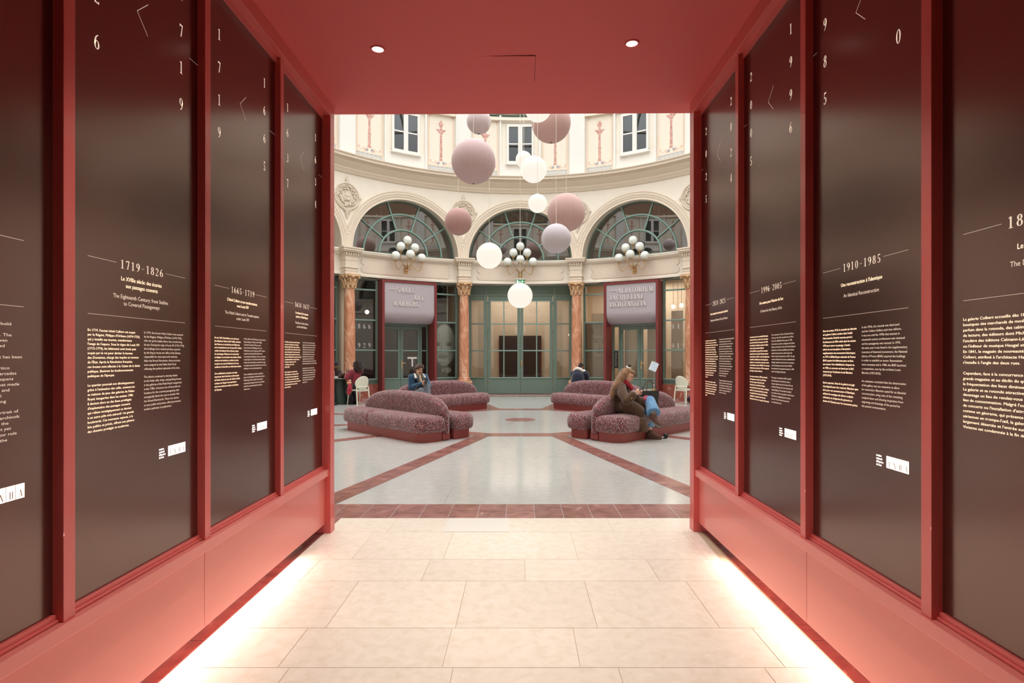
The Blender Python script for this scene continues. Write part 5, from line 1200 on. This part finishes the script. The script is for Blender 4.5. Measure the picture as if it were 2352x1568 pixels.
mb = MB(); mb.chain([h1.lerp(k1, .55), k1], [.088, .088]); mb.tube([k1, k1.lerp(a1, .45), k1.lerp(a1, .86)], [.087, .098, .116], 18); remesh(mb, 'jeans', M_denim, W_, .010, 2)
mb = MB(); mb.ball(k0, .085); mb.tube([k0, k0.lerp(a0_, .5), k0.lerp(a0_, .82)], [.085, .08, .088], 18); remesh(mb, 'jeans', M_denim, W_, .010, 2)
mb = MB(); mb.ball(k1+V((-.055, .02, .055)), (.06, .05, .035), 12, 8); mb.ball(k1+V((-.09, -.03, .02)), (.04, .035, .04), 10, 8); remesh(mb, 'glove', fabric('pink_knit', S(182, 70, 96), S(150, 50, 76)), W_, .009, 2)
shoe(a1, t1, M_shoe, W_, 'shoe', M_sole); shoe(a0_, t0, M_shoe, W_, 'shoe', M_shoe)
mb = MB(); up = V((0, 0, 1)); c0_ = nk+f*.05+V((0, 0, .03))
for i in range(13): a = 2*pi*i/12; p_ = nk+V((0, 0, .045))+f*(.02+.075*cos(a))+r*.07*sin(a)-up*.03*cos(a); mb.ball(p_, .042, 10, 8)
mb.chain([nk+f*.10+V((0, 0, .01)), nk+f*.15+r*.02-V((0, 0, .06))], [.045, .045]); mb.chain([nk+f*.06+r*.06+V((0, 0, .06)), nk+f*.13+r*.03-V((0, 0, .02))], [.035, .045]); remesh(mb, 'scarf', M_scarf, W_, .010, 3)
mb = MB(); mb.ball((0, -.035, .04), (.084, .088, .09), 18, 12, Mh); mb.ball((0, .03, .088), (.066, .06, .035), 14, 8, Mh)
q = Mh @ V((0, -.08, .0)); mb.chain([q, nk-f*.06+V((0, 0, .05)), ch-f*.14+V((0, 0, .06)), ch-f*.19-V((0, 0, .03))], [.085, .082, .07, .035])
mb.chain([Mh @ V((.06, -.03, .02)), nk+r*.09+V((0, 0, .06))-f*.01, rs-f*.0+V((0, 0, .03)), rs+f*.03-V((0, 0, .06))], [.045, .045, .04, .022]); mb.chain([Mh @ V((.05, -.06, 0)), rs-f*.09+V((0, 0, .02)), rs-f*.14-V((0, 0, .12)), rs-f*.15-V((0, 0, .2))], [.06, .06, .05, .025])
mb.chain([Mh @ V((-.06, -.05, .02)), nk-r*.09-f*.04], [.05, .04]); remesh(mb, 'hair', M_blond, W_, .008, 2)
mb = MB(); mb.ball((0, -.07, .155), (.035, .035, .032), 12, 8, Mh); mb.ball((.01, -.05, .175), (.02, .022, .018), 10, 6, Mh); remesh(mb, 'hair_bun', M_brownhair, W_, .007, 1)
mb = MB()
for i in range(9): a = 2*pi*i/9; mb.ball((.034*cos(a), -.06+.034*sin(a), .122+.006*(i % 2)), .017, 8, 6, Mh)
remesh(mb, 'scrunchie', M_fleece, W_, .007, 1)
phone('mobile_phone', 'black phone in the hands of the seated woman in the brown coat', PX(1468.5, 895.5, 9.43), V((.55, .1, -.8)), V((.75, 0, .55)))
# tote bag on the seat
t = thing('tote_bag', 'open black tote bag standing on the sofa seat beside the woman in the brown coat', 'bag', (2.33, 10.05, .436), radians(12)); mb = MB()
tw, bw, td, bd, hh = .155, .125, .07, .055, .365
o8 = [(-bw, -bd, 0), (bw, -bd, 0), (bw, bd, 0), (-bw, bd, 0), (-tw, -td, hh), (tw, -td, hh), (tw, td, hh), (-tw, td, hh)]; i8 = [(x*.95, y*.93, max(.01, z)) for x, y, z in o8]
mb.add(o8+i8, [(0,1,2,3), (0,1,5,4), (1,2,6,5), (2,3,7,6), (3,0,4,7), (8,9,10,11), (8,9,13,12), (9,10,14,13), (10,11,15,14), (11,8,12,15), (4,5,13,12), (5,6,14,13), (6,7,15,14), (7,4,12,15)]); mb.build('bag_body', mat('black_leather', S(26, 27, 30), .45), t)
for y in (-td, td): MB().tube([(-.09, y, hh-.02), (-.085, y, hh+.06), (-.05, y*.6, hh+.15), (.02, y*.4, hh+.18), (.08, y*.6, hh+.13), (.10, y, hh+.05), (.10, y, hh-.02)], .007, 7).build('handle', M_shoe, t, smooth=60)
MB().box(-.12, .11, -.02, .0, .05, hh+.012).box(-.10, .12, .01, .02, .05, hh+.025).build('papers', M_white, t); MB().box(-.08, -.02, -.05, -.03, .2, hh+.04, Matrix.Rotation(.3, 4, 'Y')).build('pouch', M_gold, t)
t = thing('folded_stroller_wheel', 'small black and chrome gadget lying on the floor by the brown shoe toe', 'gadget', (PX(1527, 1004, 9.62).x, 9.62, .001), .4)
MB().lathe([(0,-.022), (.04,-.022), (.046,-.012), (.046,.012), (.04,.022), (0,.022)], 20, M=Matrix.Translation((.02, 0, .05)) @ Matrix.Rotation(1.2, 4, 'Y')).build('wheel', M_black, t, smooth=40); MB().tube([(-.05, 0, .01), (-.02, .01, .03), (.02, 0, .012)], .010, 8).build('stem', M_steel, t, smooth=60); MB().box(-.05, .03, -.02, .02, 0, .02).build('foot_plate', M_black, t, bevel=.004)
# --- man in denim on the back left sofa
P_ = thing('person', 'seated person with moustache in blue denim jacket and checked scarf, looking at phone', 'person', (-2.46, 13.75, 0))
f = V((.62, -.78, 0)).normalized(); r = V((-.78, -.62, 0)).normalized()
pel = V((-2.53, 13.83, .54)); ch = V((-2.53, 13.80, .80)); nk = V((-2.52, 13.75, .955)); hd = V((-2.49, 13.69, 1.10)); Mh = frame(hd, f*.9+V((.1, 0, -.36)), V((0, 0, 1)))
rs, ls = nk+r*.185-V((0, 0, .05)), nk-r*.185-V((0, 0, .05))
re, rw = PX(944.5, 890, 13.58), PX(970, 881, 13.40); le, lw = PX(984.5, 889, 13.55), PX(977, 885, 13.40)
k1, a1, t1 = PX(980, 887, 13.42), PX(984, 918, 13.3), PX(992, 925, 13.2); k0, a0_, t0 = PX(968, 898, 13.35), PX(966, 937, 13.2), PX(974, 939, 13.05); a0_.z = .12; t0.z = .07
h1, h0 = pel-r*.09, pel+r*.09
mb = MB(); head(mb, Mh, 1.03); mb.cap(nk-V((0, 0, .02)), .056, hd-V((0, 0, .07)), .052); mb.chain([pel, (pel+ch)/2, ch, nk-V((0, 0, .05))], [.14, .135, .14, .085]); mb.cap(rs, .055, ls, .055)
mb.chain([rs, re, rw], [.052, .042, .03]); mb.chain([ls, le, lw], [.052, .042, .03]); mb.chain([h1, k1, a1], [.09, .06, .04]); mb.chain([h0, k0, a0_], [.09, .06, .04]);
hand(mb, rw, V((.8, -.1, .25)), V((.3, .6, .7)), 1, 55); hand(mb, lw, V((-.35, -.2, .7)), V((.1, -.5, .3)), -1, 55); remesh(mb, 'body', M_skin, P_, .008, 2); eyes(Mh, P_, True)
mb = MB(); mb.tube([(-.034, .09, -.052), (-.012, .108, -.044), (.012, .108, -.044), (.034, .09, -.052)], [.006, .010, .010, .006], 8, Mh); raw(mb, 'moustache', M_brownhair, P_)
mb = MB(); mb.ball((0, -.03, .05), (.085, .092, .088), 18, 12, Mh)
for x, y, z, q in ((.06, .045, .075, .045), (.075, .055, .045, .03), (-.055, .045, .08, .045), (-.075, .05, .05, .03), (.02, .06, .10, .042), (-.03, .055, .105, .042), (0, .03, .12, .05), (.08, -.01, .03, .045), (-.08, -.01, .03, .045), (.08, -.03, -.01, .035), (-.08, -.03, -.01, .035), (0, -.085, -.03, .06), (.05, -.07, -.05, .045), (-.05, -.07, -.05, .045)): mb.ball((x, y, z), q, 10, 8, Mh)
remesh(mb, 'hair', M_brownhair, P_, .008, 5)
mb = MB(); mb.chain([pel, (pel+ch)/2, ch, nk-V((0, 0, .075))], [.165, .165, .17, .10]); mb.cap(rs, .085, ls, .085); mb.chain([rs, re, rw-(rw-re).normalized()*.03], [.085, .075, .055]); mb.chain([ls, le, lw-(lw-le).normalized()*.03], [.085, .075, .055]); remesh(mb, 'denim_jacket', M_jacket, P_, .010, 4)
mb = MB()
for sx in (-1, 1): mb.chain([nk+r*sx*.05+f*-.06+V((0, 0, .02)), nk+r*sx*.10+f*.02+V((0, 0, .01)), nk+r*sx*.125+f*.11-V((0, 0, .055))], [.035, .042, .03])
remesh(mb, 'fleece_collar', M_fleece, P_, .009, 2)
mb = MB(); mb.chain([nk+f*.03-V((0, 0, .0)), ch+f*.115], [.062, .075]); mb.chain([ch+f*.115, (pel+ch)/2+f*.12], [.075, .07]); mb.cap(nk+V((0, 0, .01)), .064, hd-V((0, 0, .075)), .060); remesh(mb, 'turtleneck', M_cream2, P_, .009, 3)
mb = MB()
for sx in (-1, 1): mb.chain([nk-f*.05+r*sx*.03+V((0, 0, .05)), nk+r*sx*.075+f*.02+V((0, 0, .035)), nk+r*sx*.065+f*.12-V((0, 0, .06)), ch+r*sx*.06+f*.175-V((0, 0, .04)), (pel+ch)/2+r*sx*.05+f*.17], [.03, .036, .036, .036, .034])
remesh(mb, 'checked_scarf', M_check, P_, .009, 2)
mb = MB(); mb.ball(ch+r*.09+f*.17+V((0, 0, -.0)), .008, 8, 6); mb.ball(ch-r*.10+f*.165, .008, 8, 6); raw(mb, 'pocket_buttons', M_gold, P_)
mb = MB(); mb.chain([h1, k1, k1.lerp(a1, .9)], [.105, .085, .07]); mb.chain([h0, k0, k0.lerp(a0_, .9)], [.105, .085, .07]); remesh(mb, 'grey_jeans', M_grey, P_, .010, 3); shoe(a1, t1, M_blackcl, P_); shoe(a0_, t0, M_blackcl, P_)
phone('mobile_phone', 'black phone in the hand of the seated man in denim', PX(978.5, 874.5, 13.33), V((-.3, .85, -.3)), V((.2, .15, 1)))
t = thing('crossbody_bag', 'black bag in the lap of the man in denim', 'bag', PX(966, 893, 13.42), 0); mb = MB(); mb.ball((0, 0, 0), (.10, .07, .06), 14, 10); mb.ball((-.05, -.02, .05), (.05, .04, .04), 10, 8); mb.build('bag_body', M_blackcl, t, smooth=60); MB().tube([(-.08, 0, .03), (-.04, -.04, .09), (.04, -.04, .08), (.08, 0, .03)], .008, 6).build('strap', M_black, t, smooth=60)
# white cloth on the seat
mb = MB(); rnd = random.Random(2); n_ = 14; vs = []
for j in range(n_+1):
    for i in range(n_+1):
        x, y = (i/n_-.5), (j/n_-.5); e = max(0, 1-(x*x+y*y)*4.2); vs.append((x*.36, y*.26, .004+e*(.06+.06*abs(sin(7*x+2)*cos(6*y+1))+.05*max(0, 1-abs(x+.1)*5))))
mb.add(vs, [(j*(n_+1)+i, j*(n_+1)+i+1, (j+1)*(n_+1)+i+1, (j+1)*(n_+1)+i) for j in range(n_) for i in range(n_)]); o = mb.build('crumpled_cloth', M_white, loc=(-2.84, 13.83, .435), rot=(0, 0, .6), smooth=40); md = o.modifiers.new('s', 'SOLIDIFY'); md.thickness = .004
tag(o, 'crumpled white paper bag on the sofa seat left of the man in denim', 'bag')
# --- person seen from behind on the back right sofa
Q_ = thing('person', 'person seen from behind in dark navy coat with white furry hood trim, bending forward', 'person', (1.62, 15.62, 0))
f = V((.55, .83, 0)).normalized(); r = V((.83, -.55, 0)).normalized(); pel = V((1.60, 15.60, .54)); ch = V((1.62, 15.68, .83)); nk = V((1.68, 15.78, .98)); hd = V((1.735, 15.86, 1.105)); Mh = frame(hd, f*.85+V((.25, 0, -.55)), V((0, 0, 1)))
rs, ls = nk+r*.19-V((0, 0, .06)), nk-r*.19-V((0, 0, .06)); re, le = rs+f*.12-V((0, 0, .27)), ls+f*.12-V((0, 0, .27)); rw, lw = re+f*.22-r*.1, le+f*.22+r*.1
h1, h0 = pel+r*.1, pel-r*.1; k1, k0 = h1+f*.44, h0+f*.44; a1, a0_ = V((k1.x, k1.y, .12))+f*.03, V((k0.x, k0.y, .12))+f*.03
mb = MB(); head(mb, Mh); mb.cap(nk, .055, hd-V((0, 0, .06)), .05); mb.chain([pel, ch, nk-V((0, 0, .05))], [.14, .14, .09]); mb.chain([rs, re, rw], [.05, .04, .03]); mb.chain([ls, le, lw], [.05, .04, .03]); mb.chain([h1, k1, a1], [.09, .06, .04]); mb.chain([h0, k0, a0_], [.09, .06, .04])
hand(mb, rw, f-r*.5, V((0, 0, 1)), -1, 50); hand(mb, lw, f+r*.5, V((0, 0, 1)), 1, 50); remesh(mb, 'body', M_skind, Q_, .009, 2); eyes(Mh, Q_)
mb = MB(); mb.ball((0, -.03, .05), (.08, .085, .075), 16, 10, Mh); mb.ball((0, -.07, .0), (.06, .05, .06), 12, 8, Mh); remesh(mb, 'hair', M_blackhair, Q_, .009, 2)
mb = MB(); mb.chain([pel, (pel+ch)/2, ch, nk-V((0, 0, .09))], [.19, .19, .19, .13]); mb.cap(rs, .095, ls, .095); mb.chain([rs, re, rw], [.095, .085, .06]); mb.chain([ls, le, lw], [.095, .085, .06]); mb.cap(h1, .13, k1, .1); mb.cap(h0, .13, k0, .1); mb.ball(nk-f*.11-V((0, 0, .01)), (.14, .10, .075), 14, 10); remesh(mb, 'coat', M_navy, Q_, .011, 3)
mb = MB()
for i in range(15): a = pi*(i/14)*1.5-pi*.75; p_ = nk-f*(.105*cos(a))+r*(.15*sin(a))+V((0, 0, .075+.02*cos(a)-.08*abs(sin(a))**2)); mb.ball(p_, .046, 10, 8)
remesh(mb, 'hood_trim', M_fleece, Q_, .010, 2)
mb = MB(); mb.chain([k1, k1.lerp(a1, .95)], [.08, .065]); mb.chain([k0, k0.lerp(a0_, .95)], [.08, .065]); remesh(mb, 'trousers', M_blackcl, Q_, .011, 2); shoe(a1, a1+f*.15-V((0, 0, .05)), M_blackcl, Q_); shoe(a0_, a0_+f*.15-V((0, 0, .05)), M_blackcl, Q_)
# ------------------------------------------------------------------ chairs, tables
def chair(label, loc, face):
    t = thing('cafe_chair', label, 'chair', loc, math.atan2(face[1], face[0])-pi/2, 'off-white cafe chairs'); H = .45
    puff(MB(), -.23, .23, -.21, .22, (.1, .1, .12, .12), [(.02, H-.035), (0, H-.02), (0, H-.005), (.015, H), (.05, H-.003)]).build('seat', M_chair, t, smooth=40)
    mb = MB(); n_, vs, fs = 28, [], []
    for rr, dz in ((.12, 0), (.5, 0), (.9, 0), (1, .0)):
        for j in range(n_):
            a = 2*pi*j/n_; x = .235*rr*cos(a); z = .635+.205*rr*sin(a); vs.append((x, -.235+.075*(x/.235)**2-.16*(z-.5)*1.0+.02, z))
    for i in range(3):
        for j in range(n_): j2 = (j+1) % n_; fs.append((i*n_+j, i*n_+j2, (i+1)*n_+j2, (i+1)*n_+j))
    fs.append(tuple(range(n_-1, -1, -1)))
    o = mb.add(vs, fs).build('backrest', M_chair, t, smooth=60); md = o.modifiers.new('s', 'SOLIDIFY'); md.thickness = .016; md.offset = 0
    for sx in (-1, 1):
        MB().tube([(sx*.205, -.20, .54), (sx*.21, -.205, .45), (sx*.225, -.255, .0)], [.016, .020, .015], 9).build('leg', M_chair, t, smooth=60); MB().tube([(sx*.19, .17, .44), (sx*.215, .225, .0)], [.02, .014], 9).build('leg', M_chair, t, smooth=60)
    MB().tube([(-.207, -.20, .53), (-.12, -.262, .53), (0, -.278, .53), (.12, -.262, .53), (.207, -.20, .53)], .014, 8).build('back_rail', M_chair, t, smooth=60)
    MB().box(-.2, .2, -.205, -.18, H-.06, H-.02).box(-.2, .2, .17, .19, H-.06, H-.02).build('seat_rail', M_chair, t, bevel=.004); return t
chair('off-white plastic chair with an oval back under the person in burgundy, left', (-4.79, 16.47, 0), (-.80, .60))
chair('off-white plastic chair with an oval back, empty, at the far right', (4.93, 16.62, 0), (.84, .54))
chair('off-white plastic chair mostly hidden by the left end post, under the dark capped person', (-5.86, 16.95, 0), (.78, -.62))
M_tgreen = mat('dark_green_lacquer', S(34, 52, 44), .4)
def table(label, x, y):
    t = thing('cafe_table', label, 'table', (x, y, 0), 0, 'round dark green cafe tables'); MB().lathe([(0,.735), (.37,.735), (.39,.745), (.39,.755), (.375,.765), (0,.765)], 40, close=False).build('tabletop', M_tgreen, t, smooth=30); MB().lathe([(0,0), (.25,0), (.25,.03), (.20,.3), (.17,.735), (0,.735)], 28, close=False).build('pedestal', M_tgreen, t, smooth=30); return t
table('round dark green table between the two seated people at the far left', -5.36, 16.62); table('round dark green table at the far right, mostly hidden by the right end post', 5.62, 17.1)
# --- person in burgundy at the left table
B_ = thing('person', 'seated person with dark curly hair in burgundy sweater, turned away, holding a cup', 'person', (-4.85, 16.5, 0))
f = V((-.86, .51, 0)).normalized(); r = V((.51, .86, 0)).normalized(); pel = V((-4.80, 16.46, .55)); ch = V((-4.86, 16.47, .83)); nk = V((-4.85, 16.5, 1.0)); hd = V((-4.83, 16.50, 1.14)); Mh = frame(hd, f*.95+V((0, 0, -.15)), V((0, 0, 1)))
rs, ls = nk+r*.17-V((0, 0, .05)), nk-r*.17-V((0, 0, .05)); le, lw = PX(797, 868, 16.28), PX(797, 856, 16.35); re, rw = V((-5.02, 16.85, .80)), V((-5.12, 16.72, .93))
h1, h0 = pel+r*.09, pel-r*.09; k1, k0 = h1+f*.36-V((0, 0, .05)), h0+f*.36-V((0, 0, .05)); a1, a0_ = V((k1.x+.14, k1.y-.08, .12)), V((k0.x+.14, k0.y-.08, .12))
mb = MB(); head(mb, Mh); mb.cap(nk, .05, hd-V((0, 0, .06)), .048); mb.chain([pel, ch, nk-V((0, 0, .05))], [.13, .12, .08]); mb.chain([rs, re, rw], [.045, .036, .026]); mb.chain([ls, le, lw], [.045, .036, .026]); mb.chain([h1, k1, a1], [.085, .055, .036]); mb.chain([h0, k0, a0_], [.085, .055, .036])
hand(mb, rw, V((-.2, -.2, .8)), V((-.6, -.5, 0)), 1, 50); hand(mb, lw, V((.1, .1, .9)), V((-.3, .8, 0)), -1, 55); remesh(mb, 'body', M_skind, B_, .009, 2); eyes(Mh, B_)
mb = MB(); rnd = random.Random(9); mb.ball((0, -.04, .04), (.12, .12, .105), 16, 12, Mh)
for i in range(190):
    a = rnd.uniform(-2.6, 2.6); z = rnd.uniform(-.17, .12); q = .125*(1-.25*max(0, z/.12)**2); c_ = (q*sin(a), -.04-q*cos(a)*.95, z)
    if c_[1] > .03 and z < .06: continue
    mb.ball(c_, rnd.uniform(.018, .032), 8, 6, Mh)
remesh(mb, 'curly_hair', M_blackhair, B_, .008, 4)
mb = MB(); mb.chain([pel+V((0, 0, .05)), (pel+ch)/2, ch, nk-V((0, 0, .06))], [.165, .16, .155, .10]); mb.cap(rs, .08, ls, .08); mb.chain([rs, re, rw-(rw-re)*.2], [.08, .072, .05]); mb.chain([ls, le, lw-(lw-le)*.35], [.085, .078, .055]); remesh(mb, 'burgundy_sweater', M_burg, B_, .011, 3)
mb = MB(); mb.chain([h1, k1, k1.lerp(a1, .95)], [.105, .09, .08]); mb.chain([h0, k0, k0.lerp(a0_, .95)], [.105, .09, .08]); remesh(mb, 'black_trousers', M_blackcl, B_, .011, 2); shoe(a1, a1+f*.14-V((0, 0, .05)), M_blackcl, B_); shoe(a0_, a0_+f*.14-V((0, 0, .05)), M_blackcl, B_)
mb = MB(); mb.chain([PX(803, 884, 16.25), PX(803, 893, 16.25), PX(801, 902, 16.25), PX(802, 905, 16.26)], [.05, .075, .06, .03]); mb.cap(PX(806, 886, 16.27), .05, PX(806, 898, 16.27), .04); remesh(mb, 'hanging_sleeve', M_scarf, B_, .010, 2)
t = thing('paper_cup', 'white cup held by the person in burgundy above the left table', 'cup', PX(796.5, 859, 16.52)); MB().lathe([(0,-.05), (.03,-.05), (.038,.05), (.034,.05), (.028,-.044), (0,-.044)], 20, close=False).build('cup_wall', M_white, t, smooth=40); MB().lathe([(.036,.05), (.04,.05), (.04,.058), (.03,.062), (0,.062)], 20, close=False).build('lid', M_cream, t, smooth=40)
# --- person in the dark cap at the left table
D_ = thing('person', 'seated person in black knit cap and dark brown jacket at the left edge, with glasses', 'person', (-5.72, 16.9, 0))
f = V((.75, -.66, 0)).normalized(); r = V((-.66, -.75, 0)).normalized(); pel = V((-5.76, 16.95, .55)); ch = V((-5.70, 16.92, .82)); nk = V((-5.63, 16.87, .985)); hd = V((-5.57, 16.82, 1.12)); Mh = frame(hd, f+V((0, 0, -.45)), V((0, 0, 1)))
rs, ls = nk+r*.17-V((0, 0, .05)), nk-r*.17-V((0, 0, .05)); re, rw = V((-5.72, 16.62, .80)), V((-5.49, 16.58, .80)); le, lw = PX(783, 866, 16.85), PX(787, 865.5, 16.62)
h1, h0 = pel+r*.09, pel-r*.09; k1, k0 = h1+f*.38-V((0, 0, .06)), h0+f*.34-V((0, 0, .06)); a1, a0_ = V((-5.47, 16.25, .12)), V((-5.66, 16.6, .12))
mb = MB(); head(mb, Mh); mb.cap(nk, .05, hd-V((0, 0, .06)), .048); mb.chain([pel, ch, nk-V((0, 0, .05))], [.13, .12, .08]); mb.chain([rs, re, rw], [.045, .036, .026]); mb.chain([ls, le, lw], [.045, .036, .026]); mb.chain([h1, k1, a1], [.085, .055, .036]); mb.chain([h0, k0, a0_], [.085, .055, .036])
hand(mb, rw, V((.8, .2, .1)), V((0, .3, .9)), 1, 45); hand(mb, lw, V((.2, -.7, .25)), V((-.2, .3, .9)), -1, 45)
remesh(mb, 'body', M_skind2, D_, .009, 2); eyes(Mh, D_, True)
mb = MB(); mb.ball((0, -.025, .06), (.09, .098, .085), 16, 12, Mh); mb.ball((0, -.08, -.04), (.06, .05, .09), 12, 8, Mh); remesh(mb, 'knit_cap', M_blackcl, D_, .009, 2)
M_dkb = fabric('dark_brown_jacket', S(48, 34, 32), S(60, 44, 40)); mb = MB(); mb.chain([pel, (pel+ch)/2, ch, nk-V((0, 0, .06))], [.16, .16, .16, .1]); mb.cap(rs, .08, ls, .08); mb.chain([rs, re, rw-(rw-re)*.2], [.08, .072, .05]); mb.chain([ls, le, lw-(lw-le)*.2], [.08, .07, .05]); remesh(mb, 'jacket', M_dkb, D_, .011, 3)
mb = MB(); mb.tube([nk+r*.05+f*.08+V((0, 0, .02)), ch+f*.17+r*.02, ch+f*.175-V((0, 0, .12))], .006, 6); raw(mb, 'lanyard', M_white, D_)
mb = MB(); mb.chain([h1, k1], [.12, .11]); mb.chain([h0, k0], [.12, .11]); mb.cap(k1, .1, k1-V((0, 0, .1)), .1); remesh(mb, 'beige_skirt', M_beige, D_, .011, 3); mb = MB(); mb.chain([k1.lerp(a1, .2), a1], [.06, .045]); mb.chain([k0.lerp(a0_, .2), a0_], [.06, .045]); remesh(mb, 'black_tights', M_blackcl, D_, .011, 2)
shoe(a1, a1+f*.14-V((0, 0, .05)), mat('black_patent', S(24, 24, 26), .25), D_); shoe(a0_, a0_+f*.14-V((0, 0, .05)), M_black, D_)
t = phone('mobile_phone', 'pale blue lit phone in the hand of the person in the black knit cap', PX(786.5, 861, 16.55), V((.5, -.3, -.8)), V((.5, .1, .6)))
t = thing('food_box', 'white and pink food carton on the left table', 'box', (-5.50, 16.52, .766), .3); MB().box(-.09, .09, -.06, .06, 0, .05).build('carton', mat('white_pink_card', S(236, 214, 212), .6), t, bevel=.004); MB().box(-.094, .094, -.064, .064, .045, .058).build('lid', M_white, t, bevel=.004)
t = thing('napkin', 'white paper napkin on the left table', 'napkin', (-5.30, 16.40, .766), .5); t2 = MB().box(-.06, .06, -.04, .04, 0, .004).build('sheet', M_white, t)
for lab, x, y, rz in (('dark blue bag on the floor behind the left chair leg', -4.43, 17.0, .3), ('dark blue bag on the floor beside the right empty chair', 5.20, 16.95, 1.2)):
    t = thing('rucksack', lab, 'bag', (x, y, 0), rz, 'dark bags on the floor'); mb = MB(); mb.ball((0, 0, .11), (.2, .13, .11), 16, 10); mb.ball((.06, -.08, .09), (.1, .07, .07), 12, 8); mb.build('bag_body', M_navy, t, smooth=60); MB().tube([(-.1, 0, .19), (-.05, 0, .26), (.05, 0, .26), (.1, 0, .19)], .012, 7).build('handle', M_black, t, smooth=60)
# sign stand
t = thing('sign_stand', 'grey metal stand with a tilted sign board behind the right sofas', 'stand', (4.12, 17.2, 0), -.25)
MB().lathe([(0,0), (.17,0), (.17,.012), (.03,.03), (.0,.03)], 28, close=False).build('base', M_steel, t, smooth=40); MB().tube([(0, 0, .02), (0, 0, .62)], .017, 10).build('lower_pole', M_steel, t, smooth=60); MB().tube([(0, 0, .6), (0, 0, 1.0)], .012, 10).build('upper_pole', M_steel, t, smooth=60); MB().lathe([(.012,.58), (.03,.585), (.03,.64), (.012,.645)], 16).build('collar', M_steel, t, smooth=40); MB().lathe([(.02,.50), (.06,.52), (.055,.56), (.02,.58)], 20).build('knuckle', M_steel, t, smooth=40)
M4 = Matrix.Translation((.0, -.02, 1.1)) @ Matrix.Rotation(.40, 4, 'Y') @ Matrix.Rotation(-.45, 4, 'X'); b_ = MB().box(-.115, .115, -.008, .008, -.15, .15, M4).build('board_frame', M_steel, t, bevel=.003); MB().box(-.10, .10, -.011, -.008, -.135, .135, M4).build('sheet', mat('pale_blue_sheet', S(176, 188, 200), .4), b_)
MB().box(-.06, .06, -.016, -.008, .13, .155, M4).build('clip', M_steel, b_)
